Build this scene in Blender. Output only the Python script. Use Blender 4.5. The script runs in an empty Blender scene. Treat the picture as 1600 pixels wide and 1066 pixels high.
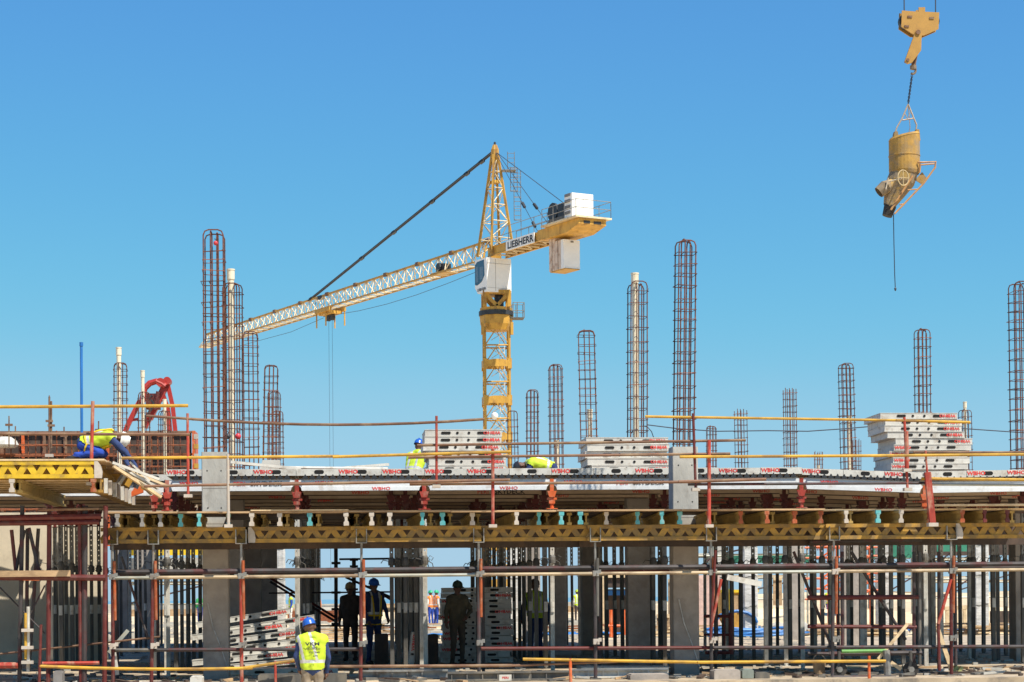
import bpy, math, random
from mathutils import Vector, Matrix, Euler
random.seed(7)
S = bpy.context.scene
COL = S.collection
PI = math.pi
# ------------------------------------------------------------------ camera
F = 3200.0; CZ = 1.35; HY = 934.0
TH = math.atan(250/F); RO = 0.0080
fw = Vector((math.sin(TH), math.cos(TH), 0))
r0 = Vector((math.cos(TH), -math.sin(TH), 0)); u0 = Vector((0, 0, 1))
rt = r0*math.cos(RO) - u0*math.sin(RO)
up = u0*math.cos(RO) + r0*math.sin(RO)
cd = bpy.data.cameras.new('camera'); cam = bpy.data.objects.new('camera', cd); COL.objects.link(cam)
cd.sensor_width = 36; cd.lens = 72; cd.shift_y = (HY-533)/1600
cd.clip_start = 0.5; cd.clip_end = 20000
M = Matrix.Identity(4)
for i in range(3):
    M[i][0] = rt[i]; M[i][1] = up[i]; M[i][2] = -fw[i]
M[2][3] = CZ
cam.matrix_world = M
S.camera = cam
# ------------------------------------------------------------------ light
SUN_EL = math.radians(57); SUNH = Vector((0.66, -0.75)).normalized()
sd = Vector((SUNH.x*math.cos(SUN_EL), SUNH.y*math.cos(SUN_EL), math.sin(SUN_EL)))
w = bpy.data.worlds.new('World'); S.world = w; w.use_nodes = True
nt = w.node_tree; nt.nodes.clear()
sky = nt.nodes.new('ShaderNodeTexSky'); sky.sky_type = 'NISHITA'; sky.sun_disc = False
sky.sun_elevation = SUN_EL; sky.sun_rotation = math.atan2(sd.x, sd.y)
sky.air_density = 1.0; sky.dust_density = 0.1; sky.ozone_density = 4.0; sky.altitude = 0
s1 = nt.nodes.new('ShaderNodeVectorMath'); s1.operation = 'SCALE'; s1.inputs['Scale'].default_value = 0.1
cv = nt.nodes.new('ShaderNodeRGBCurve'); cv.mapping.use_clip = False; cv.mapping.extend = 'HORIZONTAL'
def curve(c, pts):
    c.points[0].location = pts[0]; c.points[1].location = pts[-1]
    for p in pts[1:-1]: c.points.new(*p)
curve(cv.mapping.curves[0], [(0, 0), (.158, .100), (.238, .146), (.31, .20), (.40, .30), (.55, .37), (.69, .40), (1, .44)])
curve(cv.mapping.curves[1], [(0, 0), (.272, .345), (.391, .475), (.48, .55), (.61, .615), (.742, .62), (1, .65)])
curve(cv.mapping.curves[2], [(0, 0), (.468, .73), (.595, .785), (.698, .80), (1, .84)])
cv.mapping.update()
s2 = nt.nodes.new('ShaderNodeVectorMath'); s2.operation = 'SCALE'; s2.inputs['Scale'].default_value = 10
bg = nt.nodes.new('ShaderNodeBackground'); bg.inputs[1].default_value = 0.0645
wo = nt.nodes.new('ShaderNodeOutputWorld')
nt.links.new(sky.outputs[0], s1.inputs[0]); nt.links.new(s1.outputs[0], cv.inputs['Color']); nt.links.new(cv.outputs[0], s2.inputs[0])
nt.links.new(s2.outputs[0], bg.inputs[0]); nt.links.new(bg.outputs[0], wo.inputs[0])
sl = bpy.data.lights.new('sun', 'SUN'); sl.energy = 4.8; sl.angle = math.radians(0.53); sl.color = (1, 0.93, 0.82)
so = bpy.data.objects.new('sun', sl); COL.objects.link(so); so.rotation_euler = sd.to_track_quat('Z', 'Y').to_euler()
so.location = (20, -20, 60)
S.view_settings.view_transform = 'Standard'; S.view_settings.look = 'None'
S.view_settings.exposure = 0.62; S.view_settings.gamma = 1; S.view_settings.use_curve_mapping = False
S.render.engine = 'CYCLES'

# ------------------------------------------------------------------ pixel of the photograph -> place
def W(px, py, Y):
    D = fw*F + rt*(px-800) + up*(HY-py)
    return Vector((0, 0, CZ)) + D*(Y/D.y)
def WZ(px, py, z):
    D = fw*F + rt*(px-800) + up*(HY-py)
    return Vector((0, 0, CZ)) + D*((z-CZ)/D.z)
def wx(px, Y, py=850): return W(px, py, Y).x
def wz(py, Y, px=800): return W(px, py, Y).z

# ------------------------------------------------------------------ mesh builder
class MB:
    def __init__(s): s.v = []; s.f = []; s.m = []
    def add(s, vs, fs, mi=0):
        b = len(s.v); s.v += [tuple(v) for v in vs]
        s.f += [tuple(b+i for i in f) for f in fs]; s.m += [mi]*len(fs); return s
    def box(s, x0, x1, y0, y1, z0, z1, mi=0):
        return s.add([(x0,y0,z0),(x1,y0,z0),(x1,y1,z0),(x0,y1,z0),(x0,y0,z1),(x1,y0,z1),(x1,y1,z1),(x0,y1,z1)],
              [(0,3,2,1),(4,5,6,7),(0,1,5,4),(1,2,6,5),(2,3,7,6),(3,0,4,7)], mi)
    def cbox(s, c, d, mi=0):
        return s.box(c[0]-d[0]/2, c[0]+d[0]/2, c[1]-d[1]/2, c[1]+d[1]/2, c[2]-d[2]/2, c[2]+d[2]/2, mi)
    def bar(s, a, b, w_, h, upv=(0,0,1), mi=0):
        a = Vector(a); b = Vector(b); d = (b-a).normalized(); u = Vector(upv)
        sx = d.cross(u)
        if sx.length < 1e-4: sx = d.cross(Vector((1,0,0)))
        sx.normalize(); u = sx.cross(d).normalized()
        vs = []
        for p in (a, b):
            for i, j in ((-1,-1),(1,-1),(1,1),(-1,1)): vs.append(p + sx*(i*w_/2) + u*(j*h/2))
        return s.add(vs, [(0,1,2,3),(7,6,5,4),(0,4,5,1),(1,5,6,2),(2,6,7,3),(3,7,4,0)], mi)
    def tube(s, pts, r, n=6, mi=0, closed=False, cap=True):
        pts = [Vector(p) for p in pts]; rs = r if isinstance(r, (list, tuple)) else [r]*len(pts)
        N = len(pts); ref = None; rings = []
        for i, p in enumerate(pts):
            if closed: d = pts[(i+1) % N]-pts[i-1]
            elif i == 0: d = pts[1]-p
            elif i == N-1: d = p-pts[i-1]
            else: d = (pts[i+1]-p).normalized()+(p-pts[i-1]).normalized()
            if d.length < 1e-9: d = Vector((0,0,1))
            d.normalize()
            if ref is None:
                ref = Vector((0,0,1)) if abs(d.z) < 0.9 else Vector((1,0,0))
            sx = d.cross(ref)
            if sx.length < 1e-3: sx = d.orthogonal()
            sx.normalize(); ref = sx.cross(d).normalized()
            rings.append([p + (sx*math.cos(2*PI*k/n) + ref*math.sin(2*PI*k/n))*rs[i] for k in range(n)])
        vs = [v for rg in rings for v in rg]; fs = []
        for i in range(N if closed else N-1):
            a = i*n; b = ((i+1) % N)*n
            for k in range(n): fs.append((a+k, b+k, b+(k+1) % n, a+(k+1) % n))
        if cap and not closed:
            fs.append(tuple(range(n))); fs.append(tuple((N-1)*n+k for k in reversed(range(n))))
        return s.add(vs, fs, mi)
    def cyl(s, x, y, z0, z1, r, n=8, mi=0): return s.tube([(x,y,z0),(x,y,z1)], r, n, mi)
    def lathe(s, prof, c=(0,0,0), n=16, mi=0):
        vs = []; fs = []
        for r, z in prof:
            for k in range(n): vs.append((c[0]+r*math.cos(2*PI*k/n), c[1]+r*math.sin(2*PI*k/n), c[2]+z))
        for i in range(len(prof)-1):
            for k in range(n): fs.append((i*n+k, i*n+(k+1) % n, (i+1)*n+(k+1) % n, (i+1)*n+k))
        return s.add(vs, fs, mi)
    def prism(s, poly, y0, y1, mi=0):      # poly in x,z extruded along y
        n = len(poly); vs = [(x, y0, z) for x, z in poly]+[(x, y1, z) for x, z in poly]
        fs = [tuple(range(n)), tuple(reversed(range(n, 2*n)))]+[(i, i+n, (i+1) % n+n, (i+1) % n) for i in range(n)]
        return s.add(vs, fs, mi)
    def xf(s, mat):
        s.v = [tuple(mat @ Vector(v)) for v in s.v]; return s
    def join(s, o, mat=None):
        vs = o.v if mat is None else [tuple(mat @ Vector(v)) for v in o.v]
        b = len(s.v); s.v += vs; s.f += [tuple(b+i for i in f) for f in o.f]; s.m += o.m; return s
    def mesh(s, name, mats, off=None, smooth=False):
        me = bpy.data.meshes.new(name)
        vs = s.v if off is None else [(v[0]-off[0], v[1]-off[1], v[2]-off[2]) for v in s.v]
        me.from_pydata(vs, [], s.f)
        if not isinstance(mats, (list, tuple)): mats = [mats]
        for m_ in mats: me.materials.append(m_)
        if len(mats) > 1: me.polygons.foreach_set('material_index', s.m)
        if smooth: me.polygons.foreach_set('use_smooth', [True]*len(s.f))
        me.update()
        return me

def link(name, data, parent=None, loc=(0,0,0), rot=None, scale=None):
    o = bpy.data.objects.new(name, data); COL.objects.link(o)
    if parent is not None: o.parent = parent
    o.location = loc
    if rot is not None: o.rotation_euler = rot
    if scale is not None: o.scale = scale
    return o
def tag(o, label=None, cat=None, group=None, kind=None):
    if label: o['label'] = label
    if cat: o['category'] = cat
    if group: o['group'] = group
    if kind: o['kind'] = kind
    return o
def thing(name, label, cat, loc=(0,0,0), rotz=0, group=None):
    o = bpy.data.objects.new(name, None); COL.objects.link(o); o.location = loc; o.rotation_euler = (0,0,rotz)
    o.empty_display_size = 0.2
    return tag(o, label, cat, group)
def part(name, mb, mats, parent, world=False, smooth=False, loc=(0,0,0), rot=None, kind=None, label=None):
    off = parent.location if world else None
    o = link(name, mb.mesh(name, mats, off, smooth), parent, loc, rot)
    if kind: o['kind'] = kind
    if label: o['label'] = label
    return o
ORD = ['topmost','second from the top','third from the top','fourth from the top','fifth from the top','sixth from the top','seventh from the top','eighth from the top','ninth from the top','tenth from the top','eleventh from the top','twelfth from the top','thirteenth from the top','fourteenth from the top']
NTH = ['first','second','third','fourth','fifth','sixth','seventh','eighth','ninth','tenth','eleventh','twelfth','thirteenth','fourteenth','fifteenth','sixteenth','seventeenth','eighteenth','nineteenth']

# ------------------------------------------------------------------ materials
MATS = {}
def mat(name, col, rough=0.6, metal=0.0, var=0.25, scale=6.0, dirt=None, damt=0.4, dscale=3.0, bump=0.0, stretch=(1,1,1), dthr=0.5, spec=0.4, dsoft=0.12):
    if name in MATS: return MATS[name]
    m = bpy.data.materials.new(name); m.use_nodes = True; MATS[name] = m
    t = m.node_tree; n = t.nodes; L = t.links; b = n['Principled BSDF']
    b.inputs['Roughness'].default_value = rough; b.inputs['Metallic'].default_value = metal
    b.inputs['Specular IOR Level'].default_value = spec
    tc = n.new('ShaderNodeTexCoord'); oi = n.new('ShaderNodeObjectInfo')
    mp = n.new('ShaderNodeMapping'); mp.inputs['Scale'].default_value = stretch
    L.new(tc.outputs['Object'], mp.inputs['Vector'])
    va = n.new('ShaderNodeVectorMath'); va.operation = 'MULTIPLY_ADD'
    va.inputs[1].default_value = (37, 17, 23)
    L.new(oi.outputs['Random'], va.inputs[0]); L.new(mp.outputs[0], va.inputs[2])
    def noise(sc, det=5):
        x = n.new('ShaderNodeTexNoise'); x.inputs['Scale'].default_value = sc; x.inputs['Detail'].default_value = det
        x.inputs['Roughness'].default_value = 0.62
        L.new(va.outputs[0], x.inputs['Vector']); return x
    n1 = noise(scale)
    mr = n.new('ShaderNodeMapRange'); mr.inputs['From Min'].default_value = 0.28; mr.inputs['From Max'].default_value = 0.72
    mr.inputs['To Min'].default_value = 1-var; mr.inputs['To Max'].default_value = 1+var
    L.new(n1.outputs['Fac'], mr.inputs['Value'])
    rr = n.new('ShaderNodeMapRange'); rr.inputs['To Min'].default_value = 1-var*0.5; rr.inputs['To Max'].default_value = 1+var*0.5
    L.new(oi.outputs['Random'], rr.inputs['Value'])
    mm = n.new('ShaderNodeMath'); mm.operation = 'MULTIPLY'; L.new(mr.outputs[0], mm.inputs[0]); L.new(rr.outputs[0], mm.inputs[1])
    mx = n.new('ShaderNodeMix'); mx.data_type = 'RGBA'; mx.blend_type = 'MULTIPLY'; mx.inputs['Factor'].default_value = 1
    mx.inputs['A'].default_value = (*col, 1); L.new(mm.outputs[0], mx.inputs['B'])
    out = mx.outputs['Result']
    if dirt is not None:
        n2 = noise(dscale, 8)
        r2 = n.new('ShaderNodeMapRange'); r2.inputs['From Min'].default_value = dthr; r2.inputs['From Max'].default_value = dthr+dsoft
        r2.inputs['To Max'].default_value = damt; L.new(n2.outputs['Fac'], r2.inputs['Value'])
        mx2 = n.new('ShaderNodeMix'); mx2.data_type = 'RGBA'; L.new(r2.outputs[0], mx2.inputs['Factor'])
        L.new(out, mx2.inputs['A']); mx2.inputs['B'].default_value = (*dirt, 1); out = mx2.outputs['Result']
        ra = n.new('ShaderNodeMapRange'); ra.inputs['To Min'].default_value = rough; ra.inputs['To Max'].default_value = min(1, rough+0.3)
        L.new(r2.outputs[0], ra.inputs['Value']); L.new(ra.outputs[0], b.inputs['Roughness'])
    L.new(out, b.inputs['Base Color'])
    if bump:
        bp = n.new('ShaderNodeBump'); bp.inputs['Strength'].default_value = bump; bp.inputs['Distance'].default_value = 0.02
        n3 = noise(scale*4, 6); L.new(n3.outputs['Fac'], bp.inputs['Height']); L.new(bp.outputs[0], b.inputs['Normal'])
    return m
RUST = mat('rusty_rebar', (0.13,0.050,0.034), 0.8, 0.2, 0.4, 9, (0.28,0.11,0.05), 0.6, 14)
RUST3 = mat('dark_rebar', (0.075,0.034,0.028), 0.8, 0.2, 0.4, 9, (0.2,0.08,0.04), 0.5, 8)
RUST2 = mat('orange_rebar', (0.26,0.085,0.035), 0.8, 0.1, 0.4, 9, (0.10,0.04,0.03), 0.6, 10)
STEEL = mat('grey_galvanised_steel', (0.25,0.245,0.225), 0.5, 0.3, 0.25, 8, (0.16,0.12,0.09), 0.6, 6)
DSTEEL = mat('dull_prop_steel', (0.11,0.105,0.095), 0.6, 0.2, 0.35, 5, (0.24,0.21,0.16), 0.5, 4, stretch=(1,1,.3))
TANP = mat('tan_pole', (0.42,0.33,0.21), 0.6, 0.1, 0.25, 4, (0.15,0.09,0.06), 0.7, 3, stretch=(.5,1,1))
TANB = mat('shaded_beam_tan', (0.56,0.43,0.30), 0.6, 0, 0.15, 4, (0.34,0.25,0.17), 0.5, 4)  # rear beams: deck shade and sand bounce painted into the colour
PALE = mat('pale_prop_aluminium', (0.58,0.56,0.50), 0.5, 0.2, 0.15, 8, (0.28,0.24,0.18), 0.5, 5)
PIPEB = mat('weathered_pole_brown', (0.17,0.09,0.055), 0.75, 0.1, 0.35, 5, (0.33,0.24,0.15), 0.8, 4, stretch=(.6,1,1), dthr=.48, dsoft=.2)
PIPEY = mat('weathered_pole_yellow', (0.50,0.29,0.03), 0.65, 0.0, 0.3, 5, (0.20,0.12,0.06), 0.85, 3.5, stretch=(.6,1,1), dthr=.47, dsoft=.18)
PIPEG = mat('weathered_pole_grey', (0.30,0.31,0.27), 0.55, 0.3, 0.25, 5, (0.5,0.42,0.28), 0.6, 4, stretch=(.5,1,1))
PIPED = mat('dark_pole', (0.055,0.048,0.048), 0.6, 0.2, 0.4, 5, (0.12,0.03,0.03), 0.6, 3)
REDP = mat('worn_red_paint', (0.33,0.04,0.024), 0.65, 0.0, 0.3, 6, (0.42,0.26,0.18), 0.75, 7, stretch=(1,1,.5), dthr=.5, dsoft=.15)
DRED = mat('dark_red_paint', (0.11,0.017,0.014), 0.55, 0.0, 0.3, 6, (0.10,0.06,0.05), 0.6, 6)
ORNG = mat('orange_red_paint', (0.58,0.11,0.025), 0.5, 0.0, 0.2, 8, (0.5,0.3,0.2), 0.4, 9)
GYEL = mat('girder_yellow', (0.34,0.19,0.03), 0.6, 0.0, 0.25, 6, (0.17,0.12,0.06), 0.75, 4, bump=0.2, dthr=0.46)
BYEL = mat('bright_girder_yellow', (0.58,0.38,0.018), 0.6, 0.0, 0.2, 6, (0.22,0.14,0.05), 0.7, 5, dthr=0.52)
OTUB = mat('worn_orange_cap_sunlit_tube', (0.30,0.07,0.022), 0.6, 0.0, 0.3, 6, (0.34,0.20,0.12), 0.6, 8)
CYEL = mat('crane_yellow', (0.50,0.28,0.045), 0.55, 0.0, 0.22, 2, (0.22,0.11,0.04), 0.75, 1.6, dthr=0.52, dsoft=.14, stretch=(1,1,.5))
CPALE = mat('crane_pale_cream', (0.70,0.58,0.37), 0.5, 0.0, 0.15, 3, (0.40,0.24,0.10), 0.5, 2)
CWHT = mat('crane_white', (0.82,0.81,0.77), 0.4, 0.0, 0.05, 2, (0.5,0.42,0.3), 0.35, 1.3, dthr=0.6)
CBLK = mat('dark_machinery', (0.035,0.038,0.042), 0.5, 0.2, 0.3, 4)
GLASS = mat('cab_glass', (0.03,0.05,0.09), 0.08, 0.0, 0.2, 1, spec=1.0)
CONC = mat('pale_concrete', (0.40,0.385,0.34), 0.9, 0, 0.2, 2.2, (0.22,0.20,0.17), 0.6, 6, bump=0.5, dthr=0.54, dsoft=.2, stretch=(1,1,.45))
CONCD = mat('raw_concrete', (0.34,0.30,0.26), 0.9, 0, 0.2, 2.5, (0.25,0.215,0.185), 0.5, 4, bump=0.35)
WRAP = mat('plastic_wrapped_concrete', (0.48,0.47,0.44), 0.35, 0, 0.3, 3, (0.66,0.65,0.62), 0.7, 5, bump=0.8, stretch=(.6,.6,2.4))
SLAB = mat('dusty_slab', (0.36,0.29,0.20), 0.92, 0, 0.3, 1.2, (0.15,0.13,0.11), 0.8, 2.6, bump=0.3)
SAND = mat('sandy_ground', (0.62,0.49,0.31), 0.95, 0, 0.25, 0.25, (0.34,0.26,0.18), 0.7, 0.12, bump=0.5)
BEIGE = mat('beige_plaster_wall', (0.62,0.54,0.40), 0.9, 0, 0.10, 1.5, (0.42,0.36,0.27), 0.35, 3.5, bump=0.2, dthr=0.54)
PWHT = mat('white_panel_paint', (0.55,0.53,0.47), 0.5, 0, 0.14, 5, (0.33,0.28,0.22), 0.75, 7, dthr=0.52, dsoft=.16)
PGRY = mat('grey_white_beam_paint', (0.68,0.69,0.68), 0.5, 0, 0.10, 4, (0.42,0.36,0.30), 0.5, 5, dthr=0.52)
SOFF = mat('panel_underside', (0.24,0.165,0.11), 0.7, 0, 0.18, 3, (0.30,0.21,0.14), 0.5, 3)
HOLE = mat('black_slot', (0.012,0.011,0.010), 0.9, 0, 0.1, 5)
RLET = mat('red_lettering', (0.60,0.03,0.025), 0.6, 0, 0.3, 20, (0.6,0.45,0.38), 0.45, 22, dthr=0.56)
BLET = mat('black_lettering', (0.03,0.03,0.035), 0.6, 0, 0.2, 20, (0.4,0.38,0.35), 0.4, 30, dthr=0.58)
TIMB = mat('rough_timber', (0.40,0.27,0.15), 0.85, 0, 0.25, 5, (0.20,0.13,0.08), 0.6, 6, bump=0.3, stretch=(.4,1,1))
TIMBP = mat('pale_timber', (0.62,0.47,0.28), 0.85, 0, 0.2, 5, (0.35,0.25,0.15), 0.5, 6, bump=0.2)
TDARK = mat('dark_plywood', (0.055,0.038,0.030), 0.6, 0, 0.3, 4, (0.14,0.09,0.06), 0.5, 3)
BEAMT = mat('timber_beam_yellow', (0.42,0.30,0.10), 0.7, 0, 0.25, 5, (0.2,0.14,0.06), 0.6, 5)
TURQ = mat('turquoise_cap', (0.08,0.33,0.35), 0.45, 0, 0.15, 8, (0.35,0.45,0.42), 0.4, 9)
CWT = mat('white_cap', (0.45,0.40,0.34), 0.5, 0, 0.12, 8, (0.4,0.33,0.26), 0.5, 9)
CGR = mat('grey_cap', (0.20,0.19,0.18), 0.6, 0, 0.15, 8)
PVC = mat('cream_plastic_pipe', (0.74,0.66,0.48), 0.4, 0, 0.08, 4, (0.48,0.38,0.24), 0.45, 5, dthr=0.55)
BLUE = mat('blue_painted_pipe', (0.02,0.14,0.42), 0.4, 0, 0.15, 4)
BRED = mat('boom_red', (0.36,0.03,0.022), 0.4, 0, 0.15, 3, (0.3,0.05,0.04), 0.4, 3)
RUBB = mat('black_rubber', (0.03,0.028,0.026), 0.8, 0, 0.3, 8, (0.12,0.10,0.08), 0.5, 8)
TARP = mat('blue_tarpaulin', (0.03,0.16,0.42), 0.5, 0, 0.35, 2.5, bump=0.6)
GNET = mat('green_netting', (0.03,0.17,0.11), 0.8, 0, 0.25, 3)
BUCK = mat('bucket_yellow', (0.40,0.23,0.05), 0.75, 0, 0.3, 2.5, (0.25,0.19,0.12), 0.9, 1.8, bump=0.35, dthr=0.44, dsoft=.2)
BUCKG = mat('bucket_cement_grey', (0.22,0.17,0.11), 0.85, 0, 0.3, 3, (0.5,0.32,0.08), 0.7, 4, bump=0.4)
HOOK = mat('hook_block_yellow', (0.42,0.23,0.05), 0.6, 0, 0.12, 3, (0.25,0.13,0.05), 0.4, 4, dthr=0.6)
ROPE = mat('steel_rope', (0.05,0.06,0.08), 0.6, 0.3, 0.1, 3)
SIGNW = mat('sign_white', (0.8,0.79,0.74), 0.5, 0, 0.05, 3)
SKINM = mat('skin', (0.12,0.06,0.04), 0.55, 0, 0.1, 8)
NAVY = mat('navy_overall', (0.025,0.045,0.13), 0.9, 0, 0.3, 8)
RBLU = mat('royal_blue_overall', (0.02,0.06,0.34), 0.9, 0, 0.3, 8)
DBRN = mat('dark_work_clothes', (0.06,0.045,0.04), 0.9, 0, 0.3, 8)
KHAK = mat('khaki_trousers', (0.22,0.18,0.13), 0.9, 0, 0.3, 8)
BOOT = mat('black_boot', (0.025,0.02,0.018), 0.7, 0, 0.2, 8)
HIVY = mat('hi_vis_yellow', (0.46,0.60,0.03), 0.7, 0, 0.12, 8)
HIVO = mat('hi_vis_orange', (0.80,0.20,0.02), 0.7, 0, 0.12, 8)
HARN = mat('harness_yellow', (0.70,0.48,0.02), 0.7, 0, 0.12, 8)
REFL = mat('reflective_grey_tape', (0.55,0.56,0.55), 0.35, 0.2, 0.08, 8)
HBLU = mat('blue_helmet', (0.02,0.10,0.42), 0.3, 0, 0.1, 8)
HWHT = mat('white_helmet', (0.78,0.77,0.72), 0.3, 0, 0.08, 8)
HGRN = mat('green_helmet', (0.03,0.38,0.18), 0.3, 0, 0.1, 8)
HBLK = mat('black_helmet', (0.03,0.03,0.035), 0.3, 0, 0.1, 8)
HRED = mat('red_helmet', (0.55,0.05,0.06), 0.3, 0, 0.1, 8)
SEA = mat('sea_water', (0.12,0.26,0.34), 0.5, 0, 0.15, 0.02, bump=0.1)

# ------------------------------------------------------------------ lettering (flat print, built-in font)
TXT = {}
def text_mesh(s_, h, m, bold=0.0, ws=1.0):
    k = (s_, h, m.name, bold, ws)
    if k in TXT: return TXT[k]
    c = bpy.data.curves.new('lettering', 'FONT'); c.body = s_; c.size = 1.0; c.offset = bold; c.resolution_u = 2
    c.align_x = 'CENTER'; c.align_y = 'CENTER'
    o = bpy.data.objects.new('t', c); COL.objects.link(o)
    bpy.context.view_layer.update()
    me = bpy.data.meshes.new_from_object(o.evaluated_get(bpy.context.evaluated_depsgraph_get()))
    bpy.data.objects.remove(o)
    xs = [v.co.x for v in me.vertices]; ys = [v.co.y for v in me.vertices]
    k2 = h/(max(ys)-min(ys)); cx = (max(xs)+min(xs))/2; cy = (max(ys)+min(ys))/2
    for v in me.vertices:      # upright, reads from -Y
        v.co = ((v.co.x-cx)*k2*ws, 0, (v.co.y-cy)*k2)
    me.materials.clear(); me.materials.append(m); me.name = 'lettering'
    TXT[k] = me
    return me

# ================================================================== SETTING
g = MB(); g.box(-400, 500, 64.4, 300, -0.6, -0.02)
tag(link('ground', g.mesh('ground', SAND)), kind='structure', label='sandy building ground beyond the deck')
g = MB(); g.box(-60, 90, 20, 32.35, -1.2, -0.66)
tag(link('lower_ground', g.mesh('ground', SAND)), kind='structure')
g = MB(); g.box(-60, 90, 32.35, 64.4, -0.9, 0.0)
tag(link('floor_slab', g.mesh('floor_slab', SLAB)), kind='structure')
g = MB(); g.add([(-9000,300,-2.2),(9000,300,-2.2),(9000,16000,-2.2),(-9000,16000,-2.2)], [(0,1,2,3)])
tag(link('sea', g.mesh('sea', SEA)), kind='structure')
g = MB(); g.add([(-9000,-3000,-2.4),(9000,-3000,-2.4),(9000,300,-2.4),(-9000,300,-2.4)], [(0,1,2,3)])
tag(link('terrain', g.mesh('terrain', SAND)), kind='structure')
# ================================================================== COLUMNS
def concrete_column(px, Y, wd, z1, label, m=CONC, group='concrete columns of the grid', wrapped=False):
    X = wx(px, Y, 800)
    t = thing('concrete_column', label, 'column', (X, Y, 0), 0, group)
    h = wd/2; c = 0.012
    sh = MB()
    poly = [(-h+c,-h),(h-c,-h),(h,-h+c),(h,h-c),(h-c,h),(-h+c,h),(-h,h-c),(-h,-h+c)]
    zs = [0.0]+[z1*i/4 for i in range(1, 5)]
    vs = [(x, y, z) for z in zs for x, y in poly]; fs = []
    for i in range(4):
        for k in range(8): fs.append((i*8+k, i*8+(k+1) % 8, (i+1)*8+(k+1) % 8, (i+1)*8+k))
    fs.append(tuple(range(32, 40)))
    sh.add(vs, fs)
    if z1 > 3.8 and not wrapped:
        lo = MB(); up_s = MB()
        def cols(z0_, z1_):
            q = MB(); vs = [(x, y, z) for z in (z0_, (z0_+z1_)/2, z1_) for x, y in poly]; fs = []
            for i in range(2):
                for k in range(8): fs.append((i*8+k, i*8+(k+1) % 8, (i+1)*8+(k+1) % 8, (i+1)*8+k))
            fs.append(tuple(range(16, 24))); return q.add(vs, fs)
        part('shaft', cols(2.6, z1), m, t); part('lower_shaft', cols(0, 2.6), CONCD, t, label='raw lower length, darkened in colour for the walkway shade')  # shade under the walkway is put into the darker lower colour
        for zz in (z1-.32, z1-.95):
            for xx in (-.12, .12):
                hb = MB().tube([(xx+random.uniform(-.02,.02),-h-.003,zz),(xx,-h+.02,zz)], .013, 8); part('tie_hole', hb, HOLE, t)
        for zz in (z1-.62, z1-1.22): part('pour_joint', MB().box(-h-.003,h+.003,-h-.003,h+.003,zz,zz+.008), CONCD, t)
        part('hanging_cord', MB().tube([(-h*.6,-h-.02,1.3),(-.05,-h-.03,.9),(.1,-h-.025,.5),(h,-h-.02,.12)], .009, 4), WRAP, t)
    else: part('shaft', sh, m, t)
    if wrapped:      # crumpled plastic film, a loose skin in ragged turns
        for s_ in range(4):
            wv = []; wf = []; n = 28; zz0 = 0.05+s_*z1/4; rows = 5
            for i in range(rows):
                for k in range(n):
                    a = 2*PI*k/n; ca, sa = math.cos(a), math.sin(a); r = (h+0.015)/max(abs(ca), abs(sa))*(1+random.uniform(0, .035))
                    wv.append((ca*r, sa*r, zz0+i*(z1/4-.06)/(rows-1)+random.uniform(-.03, .03)+.05*math.sin(a+s_)))
            for i in range(rows-1):
                for k in range(n): wf.append((i*n+k, i*n+(k+1) % n, (i+1)*n+(k+1) % n, (i+1)*n+k))
            part('plastic_wrap', MB().add(wv, wf), WRAP, t)
    return t
concrete_column(337, 35.2, .435, 3.86, 'pale concrete column rising through the walkway at the left, below the tallest rebar cage', CONC)
concrete_column(1068, 35.2, .445, 3.93, 'pale concrete column at the right of centre with a tall cage on top', CONC)

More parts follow.
